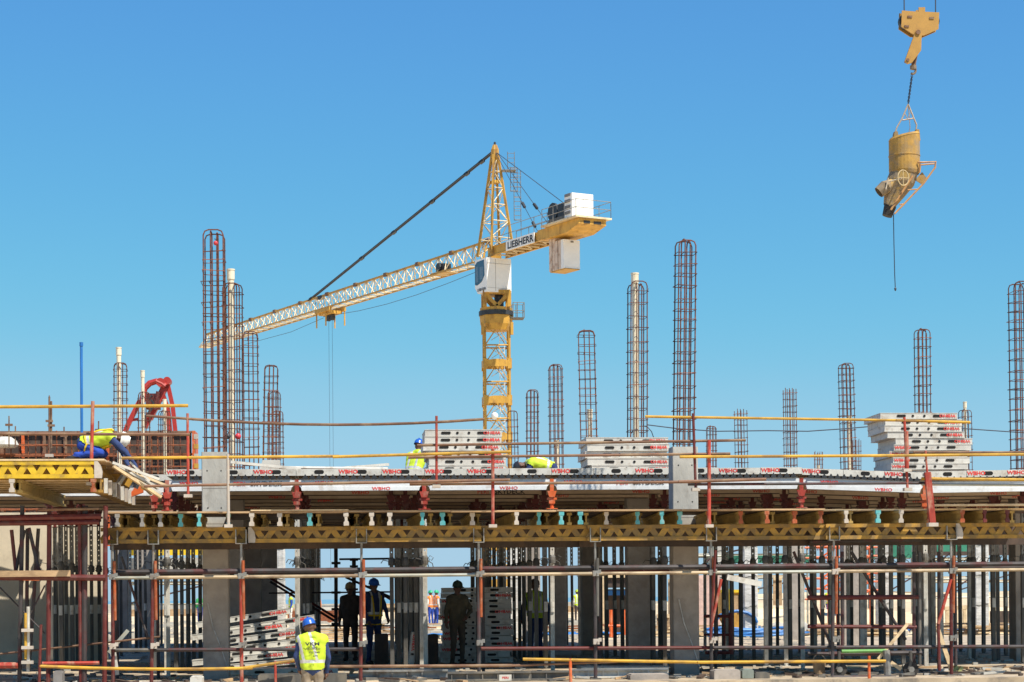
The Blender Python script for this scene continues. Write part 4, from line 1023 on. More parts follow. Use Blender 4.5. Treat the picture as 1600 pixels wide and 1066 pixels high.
    for (x, za, zb_) in ((xl-.1, z(270), z(238)), (xl+.35, z(345), z(268)), (xl+.1, z(300), z(262))):
        for dx in (0,.5): b.tube([(x+dx,-.2,za),(x+dx,-.2,zb_)], .025, 4)
        zz = za
        while zz < zb_: b.tube([(x,-.2,zz),(x+.5,-.2,zz)], .02, 4); zz += .35
        if x > xl:
            zz = za
            while zz < zb_: b.tube([(x+.0,-.2,zz),(x,-.6,zz),(x+.5,-.6,zz),(x+.5,-.2,zz)], .02, 4); zz += .8
    b.box(xl-.6,xl+.5,-.5,.3,z(268),z(268)+.05)
    part('apex_ladder', b, STEEL, c)
    # jib
    JT = z(373)-zj; hwj = .62
    nsec = 10; L0 = 1.2; Ls = (JL-L0)/nsec
    for s_ in range(nsec):
        u0_, u1_ = -(L0+s_*Ls), -(L0+(s_+1)*Ls)
        fall = .78 if s_ > 6 else 1.0
        ht0 = JT*(1-.22*s_/nsec); ht1 = JT*(1-.22*(s_+1)/nsec)
        
        zj0 = zj
        b = MB()
        b.bar((u0_,-hwj,zj0),(u1_,-hwj,zj0), .10, .11); b.bar((u0_,hwj,zj0),(u1_,hwj,zj0), .10, .11)
        part('jib_bottom_chords', G(b), CYEL if s_ < 8 else CPALE, c)
        part('jib_top_chord', G(MB().bar((u0_,0,zj0+ht0),(u1_,0,zj0+ht1), .15, .15)), CYEL, c)
        b = MB(); m_ = 4
        for i in range(m_):
            ua, ub = u0_+(u1_-u0_)*i/m_, u0_+(u1_-u0_)*(i+1)/m_; um = (ua+ub)/2
            ha = ht0+(ht1-ht0)*(i+.5)/m_
            for v in (-hwj, hwj):
                b.tube([(ua,v,zj0),(um,0,zj0+ha)], .042, 4); b.tube([(um,0,zj0+ha),(ub,v,zj0)], .042, 4)
        part('jib_lacing', G(b), CPALE, c)
        b = MB()
        for i in range(m_):
            ua, ub = u0_+(u1_-u0_)*i/m_, u0_+(u1_-u0_)*(i+1)/m_
            b.tube([(ua,-hwj,zj0),(ua,hwj,zj0)], .04, 4); b.tube([(ua,-hwj,zj0),(ub,hwj,zj0)], .035, 4)
        part('jib_floor_bracing', G(b), CPALE, c)
        part('section_joint', G(MB().cbox((u0_,0,zj0+ht0+.02), (.5,.22,.3))), PIPEB, c)
    b = MB(); b.bar((-L0,-hwj,zj),(-.2,-.8,zj-.1),.14,.16); b.bar((-L0,hwj,zj),(-.2,.8,zj-.1),.14,.16); b.bar((-L0,0,zj+JT),(-.9,-.6,zj),.1,.1); b.bar((-L0,0,zj+JT),(-.9,.6,zj),.1,.1)
    part('jib_root', G(b), CYEL, c)
    part('jib_tip', G(MB().box(-JL-.7,-JL,-.5,.5,zj-.12,zj+.05)), CPALE, c)
    # jib winch
    def along(px):   # distance along the jib for a pixel column
        lo, hi = 0, JL
        for _ in range(40):
            mid = (lo+hi)/2; p = Vector((ax.x,ax.y,zj))+jd*mid-Vector((0,0,CZ)); X = p.dot(rt)/p.dot(fw)*F+800
            if X > px: lo = mid
            else: hi = mid
        return lo
    uw = -along(693)
    b = MB(); b.box(uw-.6,uw+.6,-.35,.35,zj+.15,zj+.75); b.tube([(uw,-.5,zj+.5),(uw,.5,zj+.5)], .35, 10); part('trolley_winch', G(b), CBLK, c)
    part('winch_tray', G(MB().box(uw-1.1,uw+1.1,-.6,.6,zj+.0,zj+.14)), CYEL, c)
    # trolley
    ut = -along(516)
    b = MB(); b.box(ut-1.5,ut+1.5,-.8,-.55,zj-.35,zj-.05); b.box(ut-1.5,ut+1.5,.55,.8,zj-.35,zj-.05); b.box(ut-1.1,ut+1.1,-.6,.6,zj-.55,zj-.3)
    for u, v in ((ut-1.3,.7),(ut-.6,-.7),(ut+.6,.7),(ut+1.4,-.7)): b.box(u-.04,u+.04,v-.05,v+.05,zj-1.6,zj-.3)
    tr = part('trolley', G(b), CYEL, c)
    b = MB(); 
    for u in (ut-.35, ut+.4): b.tube([(u,-.12,zj-.75),(u,.12,zj-.75)], .32, 12)
    part('trolley_wheel', G(b), CBLK, c)
    b = MB(); 
    for u in (ut-.32, ut+.38): b.tube([(u,0,zj-.9),(u,0,3.0)], .013, 4)
    part('hoist_rope', G(b), ROPE, c)
    b = MB(); b.tube([(-2,0.2,zj-.6)]+[(-2+(ut+3)*f, .2, zj-.6-.5*math.sin(PI*f*.9)) for f in (.2,.4,.6,.8)]+[(ut-1,.2,zj-.6)], .02, 4)
    b.tube([(ut-1,.2,zj-.7),(ut-8,.2,zj-1.1),(-along(372),.2,zj-1.0),(-JL+3,.2,zj-.1)], .02, 4)
    part('travel_rope', G(b), ROPE, c)
    # cage with hoist motor fittings near the pendant point
    up_ = -along(483)
    ap3 = Vector((0,0,apex.z-.2)); pe = Vector((up_,0,zj+JT*.86))
    b = MB(); 
    for v in (-.09,.09): b.bar(ap3+Vector((-.2,v,0)), pe+Vector((0,v,0)), .08, .09)
    part('jib_pendant', G(b), CBLK, c)
    for f in (.06,.13,.3,.5,.68,.985): 
        p = ap3.lerp(pe, f); d = (pe-ap3).normalized()*.45
        part('pendant_joint', G(MB().bar(p-d*.6, p+d*.6, .26, .2)), CBLK, c)
    # fittings cage on jib
    uf = -along(503); part('hoist_fitting', G(MB().box(uf-.5,uf+.2,-.2,.2,zj+JT*.7,zj+JT*.92)), CBLK, c)
    # counter jib
    def cj(px, py): 
        p = WZ(px, py, zj)-Vector((ax.x,ax.y,0)); return -(p.dot(jd)), p.dot(sd_)
    CL = 8.0
    ua = 1.0
    # find length so that the end projects to px ~ 925
    def proj(u, v, zz):
        p = Vector((ax.x,ax.y,0))-jd*u+sd_*v+Vector((0,0,zz-CZ)); return 800+F*p.dot(rt)/p.dot(fw), HY-F*p.dot(up)/p.dot(fw)
    while proj(CL, -1.1, zj)[0] < 946 and CL < 30: CL += .1
    def su(px, v, zz):
        lo, hi = -5, 25
        for _ in range(40):
            m_ = (lo+hi)/2
            if proj(m_, v, zz)[0] < px: lo = m_
            else: hi = m_
        return lo
    print('CJ', CL, proj(CL,-.9,zj), proj(CL,.9,zj), 'jib', JL, 'zj', zj, 'JT', JT, 'hw', hw)
    ue = CL; um_ = CL*.55
    for v in (-.75,.75):
        b = MB(); b.box(ua-.8,ue-1.5,v-.09,v+.09,zj+.02,zj+.07); b.box(ua-.8,ue-1.5,v-.03,v+.03,zj+.07,zj+.62); b.box(ua-.8,ue-1.5,v-.09,v+.09,zj+.62,zj+.68)
        part('counter_jib_beam', G(b), CYEL, c)
    b = MB()
    for i in range(9):
        u = 1+i*(ue-4)/9; b.bar((u,-.72,zj+.1),(u,.72,zj+.1), .12, .1)
        if i % 2: b.bar((u,-.72,zj+.15),(u+1.3,.72,zj+.15), .08, .08)
    part('counter_jib_bracing', G(b), CPALE, c)
    part('counter_jib_grating', G(MB().box(ua,ue-1,-.7,.7,zj+.70,zj+.74)), STEEL, c)
    # wide machinery platform at the end
    b = MB(); b.prism([(ue-5.5,zj+.0),(ue-4.4,zj-.05),(ue-1.6,zj-.05),(ue,zj+.32),(ue,zj+.70),(ue-5.5,zj+.70)], -1.1, 1.1)
    part('machinery_platform', G(b), CYEL, c)
    b = MB(); b.box(ue+.0,ue+.02,-.7,-.1,zj+.36,zj+.55); b.box(ue,ue+.02,.2,.7,zj+.36,zj+.55); part('platform_opening', G(b), CBLK, c)
    part('walk_plate', G(MB().box(ue-4.5,ue+.2,-1.45,1.45,zj+.72,zj+.84)), CPALE, c)
    # counterweights hanging
    uw1 = su(881, .68, zj-1); uw0 = su(858, .68, zj-1); st_ = (uw1-uw0)/5
    for q in range(5):
        u = uw0+q*st_
        part('counterweight_block', G(MB().box(u,u+st_-.07,-.66 if q == 4 else -.63,.68-.03*(q % 2),zj-2.3,zj+.5 if q < 2 else zj-.3)), CWHT if q == 4 else mat('counterweight_concrete', (.62,.50,.40), .8, 0, .15, 3, (.3,.16,.1), .6, 2), c)
    part('lifting_eye', G(MB().box(uw1-.02,uw1+.02,-.1,.1,zj-.5,zj-.38)), CGR, c)
    part('counterweight_frame', G(MB().box(uw0,uw1+.01,-.6,.6,zj-2.36,zj-2.3)), CYEL, c)
    part('counterweight_stub', G(MB().box(uw0+.1,uw0+.4,-.1,.62,zj+.78,zj+1.5)), CPALE, c)
    # winch and cabinet
    b = MB(); b.box(ue-4.4,ue-2.0,-1.0,.9,zj+.9,zj+1.25); part('winch_base', G(b), DSTEEL, c)
    b = MB(); b.tube([(ue-3.9,-.7,zj+1.75),(ue-3.9,.7,zj+1.75)], .5, 12); b.tube([(ue-3.9,.7,zj+1.75),(ue-3.9,.85,zj+1.75)], .65, 12); b.box(ue-3.1,ue-2.3,-.6,.9,zj+1.25,zj+2.1)
    part('hoist_winch', G(b), CBLK, c)
    kb = part('switch_cabinet', G(MB().box(ue-1.6,ue-.6,-.45,1.25,zj+.85,zj+2.5)), CWHT, c)
    b = MB(); b.box(ue-.6,ue-.594,.35,.365,zj+.95,zj+2.45); b.box(ue-.6,ue-.594,-.4,1.25,zj+1.55,zj+1.565); part('cabinet_seam', G(b), CGR, kb)
    b = MB(); 
    for q in range(4): b.box(ue-1.5,ue-.8,1.3,1.31,zj+1.1+q*.4,zj+1.3+q*.4)
    part('cabinet_louvre', G(b), CGR, kb)
    # rails
    def fence(pts, zz, h=1.1, m=STEEL, step=1.5):
        b = MB()
        for a, d in zip(pts[:-1], pts[1:]):
            a = Vector((*a, zz)); d = Vector((*d, zz)); n_ = max(1, int((d-a).length/step))
            for i in range(n_+1): p = a.lerp(d, i/n_); b.tube([p, p+Vector((0,0,h))], .028, 4)
            for k_ in (.5, 1): b.tube([a+Vector((0,0,h*k_)), d+Vector((0,0,h*k_))], .024, 4)
        part('hand_rail', G(b), m, c)
    fence([(1.6,.85),(ue-4.6,.85)], zj+.72); fence([(1.6,-.85),(ue-4.6,-.85)], zj+.72)
    fence([(ue-4.4,1.4),(ue+.15,1.4),(ue+.15,-1.4),(ue-4.4,-1.4)], zj+.84)
    # sign
    ug0, ug1 = su(790.5, .92, zj), su(834.5, .92, zj); us = (ug0+ug1)/2
    sg = part('sign_board', G(MB().box(ug0,ug1,.86,.92,zj+.0,zj+.72)), SIGNW, c)
    lt = text_mesh('LIEBHERR', .50, BLET, .03, (ug1-ug0)*.93/2.9)
    print('sign', ug1-ug0, lt.vertices[0].co, max(v.co.x for v in lt.vertices))
    lo = link('lettering', lt, sg)
    rotz = math.atan2(-jd.y, -jd.x)
    # text plane: +x of text along +u (counter jib), facing +v
    lo.matrix_local = Matrix((( -jd.x, -sd_.x, 0, 0), (-jd.y, -sd_.y, 0, 0), (0, 0, 1, 0), (0, 0, 0, 1))) @ Matrix.Translation((us+.1, -.93, zj+.35))
    lo2 = [o for o in cab.children if o.name.startswith('lettering')][0]
    lo2.matrix_local = Matrix((( -jd.x, -sd_.x, 0, 0), (-jd.y, -sd_.y, 0, 0), (0, 0, 1, 0), (0, 0, 0, 1))) @ Matrix.Translation((.2, -1.335, z0+.25))
    # pendants to counter jib
    for v, uu in ((.7, ue-6.2), (-.7, ue-6.2), (.0, ue-3.0)):
        e = Vector((uu, v, zj+.8 if v else zj+2.0)); st = Vector((.15, v*.1, apex.z-.3))
        part('counter_jib_pendant', G(MB().tube([st, e], .028, 4)), ROPE, c)
        for f in ((.68,.92) if v else ()):
            p = st.lerp(e, f); d = (e-st).normalized()*.3; part('pendant_joint', G(MB().bar(p-d, p+d, .16, .16)), CBLK, c)
    return c
crane()

# ================================================================== HOOK BLOCK, CHAIN SLING AND CONCRETE BUCKET (hanging from a crane out of view)
YK = 77.0
def R3(px, py, dy=0): return W(px, py, YK+dy)
hk = thing('hook_block', 'yellow crane hook block hanging on two ropes at the top right', 'hook block', tuple(R3(1436,60)))
def plate(pts, y0, y1, m, parent, nm):
    o = R3(0,0)
    P_ = [W(px, py, YK) for px, py in pts]
    n = len(P_); vs = [(p.x, YK+y0, p.z) for p in P_]+[(p.x, YK+y1, p.z) for p in P_]
    fs = [tuple(range(n)), tuple(reversed(range(n, 2*n)))]+[(i, i+n, (i+1) % n+n, (i+1) % n) for i in range(n)]
    return part(nm, MB().add(vs, fs), m, parent, world=True)
for s_ in (-.22, .16): plate([(1407,19),(1433,21),(1433,14),(1443,14),(1443,21),(1465,22),(1464,48),(1441,58),(1424,56),(1406,44)], s_, s_+.05, HOOK, hk, 'cheek_plate')
b = MB()
for px in (1416, 1455):
    p = R3(px, 34); b.tube([p+Vector((0,-.12,0)), p+Vector((0,.12,0))], .30, 16)
part('sheave', b, CBLK, hk, world=True)
b = MB()
for px, py in ((1419,29),(1453,31),(1414,44)): b.cbox(R3(px,py)+Vector((0,-.235,0)), (.18,.02,.08))
part('bolt_slot', b, PIPEB, hk, world=True)
plate([(1427,53),(1434,51),(1437,57),(1436,82),(1422,101),(1415,103),(1411,98),(1413,92)], -.3, -.2, HOOK, hk, 'hook_link')
b = MB(); b.tube([R3(1431,54)+Vector((0,-.35,0)), R3(1431,54)+Vector((0,.1,0))], .09, 10); b.tube([R3(1415,97)+Vector((0,-.33,0)), R3(1415,97)], .06, 8)
part('link_pin', b, PIPEB, hk, world=True)
b = MB(); b.tube([R3(1432,80),R3(1429,92),R3(1427,104)], .09, 8)
part('swivel', b, PIPEB, hk, world=True)
b = MB(); pts = []
for i in range(9):
    a = -2.2+i*.5; pts.append(R3(1426,110)+Vector((.12*math.cos(a),0,.14*math.sin(a))))
b.tube([R3(1429,100)]+pts[::-1], .045, 8); b.lathe([(0,.1),(.13,.08),(.13,-.06),(0,-.1)], R3(1427,106), 8)
part('hook', b, mat('hook_steel', (.25,.19,.13), .6, .3), hk, world=True)
b = MB()
for px, x2 in ((1410,1413),(1466,1462)):
    p = R3(x2, 22); b.tube([p, (p.x+(px-x2)*.02, p.y, p.z+40)], .025, 5)
part('hoist_rope', b, ROPE, hk, world=True)
bk = thing('concrete_bucket', 'dirty yellow concrete bucket with a wheel and bent frame hanging from the hook', 'concrete bucket', tuple(R3(1413,330)))
# chain
top = R3(1425,118); bot = R3(1419,162); n = 16; b = MB()
for i in range(n):
    c_ = top.lerp(bot, (i+.5)/n); l = .065; a = i*PI/2
    ring = [c_+Vector((.034*math.cos(t_)*math.cos(a), .034*math.cos(t_)*math.sin(a), l*math.sin(t_))) for t_ in [2*PI*k/8 for k in range(8)]]
    b.tube(ring, .013, 4, closed=True)
part('lifting_chain', b, ROPE, bk, world=True)
sb = MB(); A = R3(1419,163)
L1, L2, T1 = R3(1399,208), R3(1431,206), R3(1409,187)
sb.tube([A, R3(1409,186), R3(1401,200), L1], .03, 6); sb.tube([A, R3(1427,183), R3(1432,195), L2], .03, 6); sb.tube([R3(1410,188), R3(1428,185)], .026, 6); sb.tube([R3(1413,176), R3(1418,186), R3(1422,176)], .022, 6)
sb.tube([A, R3(1422,200,.5), R3(1420,207,.55)], .015, 5)
part('bail', sb, mat('bail_steel', (.42,.33,.24), .6, .3), bk, world=True)
# drum
cx = R3(1413, 240); rd = (wx(1436.5, YK, 240)-wx(1389.5, YK, 240))/2
zt0 = R3(1413,212).z; zb0 = R3(1413,268).z
b = MB(); n = 28
prof = [(rd*.93,zb0-.12),(rd*1.0,zb0),(rd*1.0,zb0+.55),(rd*1.03,zb0+.56),(rd*1.03,zb0+.6),(rd,zb0+.61),(rd,zt0-.1),(rd*1.02,zt0-.08),(rd*.94,zt0)]
vs = []; fs = []
for r, z in prof:
    for k in range(n):
        a = 2*PI*k/n; dzz = 0
        if z > zt0-.2: dzz = .12*math.cos(a)*1.0
        vs.append((cx.x+r*math.cos(a), YK+r*math.sin(a), z+dzz))
for i in range(len(prof)-1):
    for k in range(n): fs.append((i*n+k, i*n+(k+1) % n, (i+1)*n+(k+1) % n, (i+1)*n+k))
b.add(vs, fs); part('drum', b, BUCK, bk, world=True)
b = MB(); b.lathe([(rd*.9,zt0-.1),(rd*.85,zt0-.7),(0,zt0-.7)], (cx.x,YK,0), 24); part('drum_lining', b, CBLK, bk, world=True)
b = MB(); b.prism([(L2.x-.1,L2.z-.35),(L2.x+.12,L2.z-.38),(L2.x+.08,L2.z+.05),(L2.x-.03,L2.z+.05)], YK-.2, YK+.1); b.prism([(L1.x-.1,L1.z-.2),(L1.x+.1,L1.z-.2),(L1.x+.06,L1.z+.04),(L1.x-.05,L1.z+.04)], YK-.12, YK+.12)
part('lifting_lug', b, BUCK, bk, world=True)
# slanted hopper
def ringat(px, py, hx, hy, n=16, ang=0):
    c_ = R3(px, py); ca, sa = math.cos(ang), math.sin(ang)
    return [(c_.x+hx*math.cos(2*PI*k/n)*ca, YK+hy*math.sin(2*PI*k/n), c_.z+hx*math.cos(2*PI*k/n)*sa) for k in range(n)]
rg = [ringat(1413,268,rd*.95,rd*.95), ringat(1407,285,rd*.92,rd*.85,ang=-.25), ringat(1398,300,rd*.72,rd*.6,ang=-.5), ringat(1391,315,rd*.5,rd*.42,ang=-.6), ringat(1389,324,rd*.42,rd*.38,ang=-.6)]
vs = [v for r in rg for v in r]; fs = []
for i in range(len(rg)-1):
    for k in range(16): fs.append((i*16+k, i*16+(k+1) % 16, (i+1)*16+(k+1) % 16, (i+1)*16+k))
part('hopper', MB().add(vs, fs), BUCKG, bk, world=True)
b = MB(); b.tube([R3(1391,322), R3(1386,338)], [.24,.19], 12); part('discharge_sleeve', b, RUBB, bk, world=True)
b = MB(); b.tube([R3(1384,292,-.3), R3(1373,301,-.3)], [.26,.22], 12, cap=False); b.tube([R3(1395,283,-.3), R3(1384,292,-.3)], [.1,.26], 10); part('side_chute', b, BUCKG, bk, world=True)
b = MB(); b.prism([(R3(1437,272).x, R3(1437,272).z),(R3(1444,281).x,R3(1444,281).z),(R3(1437,291).x,R3(1437,291).z),(R3(1426,284).x,R3(1426,284).z)], YK-.35, YK-.3); part('gusset_plate', b, BUCK, bk, world=True)
# hand wheel
wc = R3(1402,285)+Vector((0,-.85,0)); ring = [wc+Vector((.225*math.cos(a),.06*math.cos(a),.29*math.sin(a))) for a in [2*PI*k/24 for k in range(24)]]
b = MB().tube(ring, .022, 6, closed=True); b.tube([ring[0], ring[12]], .016, 5); b.tube([ring[6], ring[18]], .016, 5); b.tube([wc, wc+Vector((.0,.4,0))], .03, 6)
part('hand_wheel', b, mat('hand_wheel_steel', (.55,.42,.22), .6), bk, world=True)
b = MB(); b.tube([wc+Vector((0,.1,0)), R3(1388,284,-.6)], .03, 6); b.tube([R3(1388,278,-.6), R3(1384,296,-.6)], .025, 6); part('gate_linkage', b, mat('linkage', (.45,.38,.28), .6), bk, world=True)
b = MB()
for dy in (-.5, .5):
    b.tube([R3(1434,254,dy), R3(1462,253,dy), R3(1461,262,dy), R3(1443,287,dy), R3(1398,334,dy)], .038, 6)
    b.tube([R3(1437,258,dy), R3(1460,256,dy)], .03, 6); b.tube([R3(1426,275,dy), R3(1392,328,dy)], .042, 6)
    b.tube([R3(1438,256,dy), R3(1437,270,dy)], .035, 6)
for px, py in ((1462,253),(1430,300),(1412,320),(1398,334)): b.tube([R3(px,py,-.5), R3(px,py,.5)], .035, 6)
b.tube([R3(1418,297,-.5), R3(1433,296,-.5)], .025, 5); b.tube([R3(1406,320,-.5), R3(1414,318,.5)], .025, 5)
part('tilt_frame', b, mat('frame_rust', (.45,.24,.09), .6, 0, .2, 4, (.3,.14,.06), .6, 5), bk, world=True)
b = MB(); b.tube([R3(1396,335), R3(1396.8,380), R3(1398,430), R3(1399,452)], .018, 4); b.lathe([(0,.07),(.05,0),(.03,-.08),(0,-.1)], R3(1399,451), 6); part('tag_line', b, ROPE, bk, world=True)

# ================================================================== RED CONCRETE BOOM
YR = 80.0
bm = thing('concrete_pump_boom', 'folded red concrete placing boom behind the wall formwork', 'placing boom', tuple(W(245,720,YR)))
def rb(pts, w0, w1, nm, m=BRED, h=None):
    b = MB(); P_ = [W(px, py, YR) for px, py in pts]
    for a, d in zip(P_[:-1], P_[1:]): b.bar(a, d, w0, w1, (0,1,0))
    part(nm, b, m, bm, world=True)
rb([(258,604),(225,668)], .25, .24, 'boom_section'); rb([(258,606),(234,655)], .22, .34, 'boom_section')
rb([(262,600),(270,636),(281,740)], .16, .17, 'boom_section'); rb([(252,610),(262,640),(272,740)], .18, .25, 'boom_section')
rb([(219,626),(200,664),(190,690)], .18, .2, 'boom_strut'); rb([(204,657),(216,655)], .1, .1, 'boom_strut')
b = MB(); b.tube([W(px,py,YR-.3) for px,py in ((222,628),(226,607),(234,599),(244,596),(253,600),(258,604))], .12, 8); part('delivery_pipe', b, BRED, bm, world=True)
b = MB(); b.tube([W(262,596,YR)+Vector((0,-.3,0)), W(262,596,YR)+Vector((0,.3,0))], .15, 12); b.tube([W(252,599,YR)+Vector((0,-.4,0)), W(252,599,YR)+Vector((0,.4,0))], .17, 12); part('boom_joint', b, BRED, bm, world=True)
b = MB(); b.tube([W(px,py,YR-.5) for px,py in ((238,618),(233,622),(240,630),(236,640),(228,650),(222,660))], .05, 5); part('hydraulic_hose', b, CBLK, bm, world=True)
b = MB(); b.cbox(W(240,628,YR), (.5,.5,.6)); b.tube([W(247,612,YR-.3), W(240,640,YR-.3)], .08, 6); part('boom_cylinder', b, DRED, bm, world=True)
# ================================================================== PEOPLE
def capsule(b, p0, p1, r0_, r1_, n=10):
    p0, p1 = Vector(p0), Vector(p1); d = p1-p0; L = d.length
    if L < 1e-5: d = Vector((0,0,1))
    else: d.normalize()
    pts = []; rs = []
    for i in range(1, 4):
        a = i*PI/8; pts.append(p0-d*r0_*math.cos(a)); rs.append(r0_*math.sin(a))
    pts.append(p0); rs.append(r0_)
    if L > 1e-5: pts.append(p1); rs.append(r1_)
    for i in range(3, 0, -1):
        a = i*PI/8; pts.append(p1+d*r1_*math.cos(a)); rs.append(r1_*math.sin(a))
    b.tube(pts, rs, n)
def segdist(p, a, d):
    ab = d-a; t_ = 0 if ab.length_squared < 1e-9 else max(0, min(1, (p-a).dot(ab)/ab.length_squared))
    return (p-(a+ab*t_)).length
STAND = dict(pel=(0,0,.95), che=(0,.0,1.30), nek=(0,0,1.46), hed=(0,.02,1.60), shl=(-.175,0,1.40), shr=(.175,0,1.40), ell=(-.235,-.02,1.12), elr=(.235,-.02,1.12),
    wrl=(-.235,.07,.88), wrr=(.235,.07,.88), hpl=(-.085,0,.93), hpr=(.085,0,.93), knl=(-.10,.02,.50), knr=(.10,.02,.50), anl=(-.11,-.02,.09), anr=(.11,-.02,.09), face=(0,1,0), foot=(0,1,0))
# local frame: the person faces +y, right hand on +x
def person(label, loc, rotz, pose, shirt, trous, helmet, vest=None, harness=False, scale=1.0, vox=.016, group=None, skin=SKINM, vtext=None):
    J = {k: Vector(v) for k, v in {**STAND, **pose}.items()}
    t = thing('person', label, 'person', tuple(loc), rotz, group); t.scale = (scale,)*3
    up_ = (J['hed']-J['nek']).normalized(); fc = J['face'].normalized(); side = fc.cross(up_).normalized(); fc = up_.cross(side).normalized()
    segs = []   # (a,b,ra,rb,material index)
    def sg(a, d, ra, rb_, m): segs.append((Vector(a), Vector(d), ra, rb_, m))
    H = J['hed']
    sg(H+up_*.03-fc*.012, H+up_*.035+fc*.012, .084, .080, 0); sg(H-up_*.05+fc*.03, H-up_*.075+fc*.045, .060, .042, 0)
    sg(J['nek'], H-up_*.05, .055, .055, 0)
    sg(H+fc*.095-up_*.01, H+fc*.085+up_*.03, .016, .011, 0)          # nose
    for s_ in (-1,1): sg(H+side*s_*.080-up_*.02, H+side*s_*.083+up_*.015, .016, .018, 0)
    for s_, k in ((-1,'l'),(1,'r')):
        sh, el, wr, hp, kn, an = (J[q+k] for q in ('sh','el','wr','hp','kn','an'))
        sg(J['nek'], sh, .065, .070, 1); sg(sh, el, .064, .048, 1); sg(el, wr, .048, .036, 1)
        sg(sh*.72+J['che']*.28, (hp*.8+J['pel']*.2), .105, .100, 1)
        sg(hp, kn, .095, .065, 2); sg(kn, an, .064, .046, 2)
        ff = J['foot'].normalized(); sg(an-ff*.04-Vector((0,0,.03)), an+ff*.13-Vector((0,0,.045)), .05, .042, 3)
        hd = (wr-el).normalized(); sg(wr, wr+hd*.075, .030, .036, 0)
    sg(J['che'], J['pel'], .125, .115, 1); sg(J['pel'], J['pel'], .12, .12, 2)
    b = MB()
    for a, d, ra, rb_, m in segs: capsule(b, a, d, ra, rb_)
    me = b.mesh('body', [skin, shirt, trous, BOOT, SKINM])
    o = bpy.data.objects.new('tmp', me); COL.objects.link(o)
    md = o.modifiers.new('r', 'REMESH'); md.mode = 'VOXEL'; md.voxel_size = vox
    m2 = o.modifiers.new('s', 'SMOOTH'); m2.factor = .5; m2.iterations = 2
    bpy.context.view_layer.update()
    nm = bpy.data.meshes.new_from_object(o.evaluated_get(bpy.context.evaluated_depsgraph_get()))
    bpy.data.objects.remove(o); bpy.data.meshes.remove(me)
    nm.materials.clear()
    for m_ in (skin, shirt, trous, BOOT): nm.materials.append(m_)
    wrinkle = random.random()*10
    seg2 = [(a, d, m, max(ra, rb_)) for a, d, ra, rb_, m in segs]
    vf = []; torso_ax = (J['che']+ (J['nek']-J['che'])*.9 - J['pel']); tl = torso_ax.length; tn = torso_ax.normalized()
    for v in nm.vertices:      # cloth folds
        c_ = v.co; 
        if (c_-H).length > .16:
            f_ = math.sin(c_.z*38+c_.x*21+wrinkle)*math.sin(c_.y*33-c_.x*27+c_.z*11)*.005
            v.co = c_+v.normal*f_
    for p in nm.polygons:
        c_ = p.center; best = None; bd = 1e9
        for a, d, m, r_ in seg2:
            q = segdist(c_, a, d)-r_
            if q < bd: bd = q; best = m; bs_ = (a, d)
        p.material_index = best; p.use_smooth = True
        if best in (1, 2):
            h_ = (c_-J['pel']).dot(tn)/tl
            lim = -.05
            onarm = any(segdist(c_, J['sh'+k], J['el'+k]) < .066 and (c_-J['sh'+k]).dot((J['el'+k]-J['sh'+k]).normalized()) > .05 for k in 'lr') or any(segdist(c_, J['el'+k], J['wr'+k]) < .06 for k in 'lr')
            if best == 1 and not onarm and h_ > lim: vf.append((p.index, h_))
    # fingers and thumb belong to the body mesh
    fb = MB()
    for s_, k in ((-1,'l'),(1,'r')):
        el, wr = J['el'+k], J['wr'+k]; hd = (wr-el).normalized(); pal = wr+hd*.10
        inn = Vector((-s_,0,0)); inn = (inn-hd*inn.dot(hd)); inn = inn.normalized() if inn.length > .1 else Vector((0,0,1)); wd_ = hd.cross(inn).normalized()
        for q, L in ((-1.5,.062),(-.5,.075),(.5,.07),(1.5,.055)):
            a = pal+wd_*q*.017-hd*.01; fb.tube([a, a+hd*L*.55+inn*.008, a+hd*L*.85+inn*.032, a+hd*L*.8+inn*.052], [.010,.009,.008,.006], 6)
        a = wr+hd*.045-wd_*.028; fb.tube([a, a-wd_*.03+hd*.03+inn*.01, a-wd_*.028+hd*.055+inn*.025], [.012,.010,.007], 6)
    import bmesh
    bm_ = bmesh.new(); bm_.from_mesh(nm); base_i = len(bm_.verts); vs = [bm_.verts.new(v) for v in fb.v]
    for f in fb.f:
        try:
            nf = bm_.faces.new([vs[i] for i in f]); nf.material_index = 0; nf.smooth = True
        except ValueError: pass
    bm_.to_mesh(nm); bm_.free(); nm.name = 'body'
    body = link('body', nm, t)
    # eyes and mouth
    eb = MB()
    for s_ in (-1,1): eb.cbox(H+fc*.088+side*s_*.030+up_*.015, (.020,.014,.009))
    eb.cbox(H+fc*.092-up_*.062, (.042,.010,.007))
    part('face_features', eb, HOLE, t)
    if vest:
        vb = MB(); idx = {}; 
        for pi, h_ in vf:
            p = nm.polygons[pi]; f = []
            for vi in p.vertices:
                if vi not in idx:
                    v = nm.vertices[vi]; idx[vi] = len(vb.v); vb.v.append(tuple(v.co+v.normal*.014))
                f.append(idx[vi])
            tape = (.16 < h_ < .27) or (.80 < h_ < .0)
            cx_ = abs((p.center-J['pel']).dot(side))
            if h_ > .27 and .075 < cx_ < .115: tape = True
            vb.f.append(tuple(f)); vb.m.append(1 if tape else 0)
        part('vest', vb, [vest, REFL], t, smooth=True)
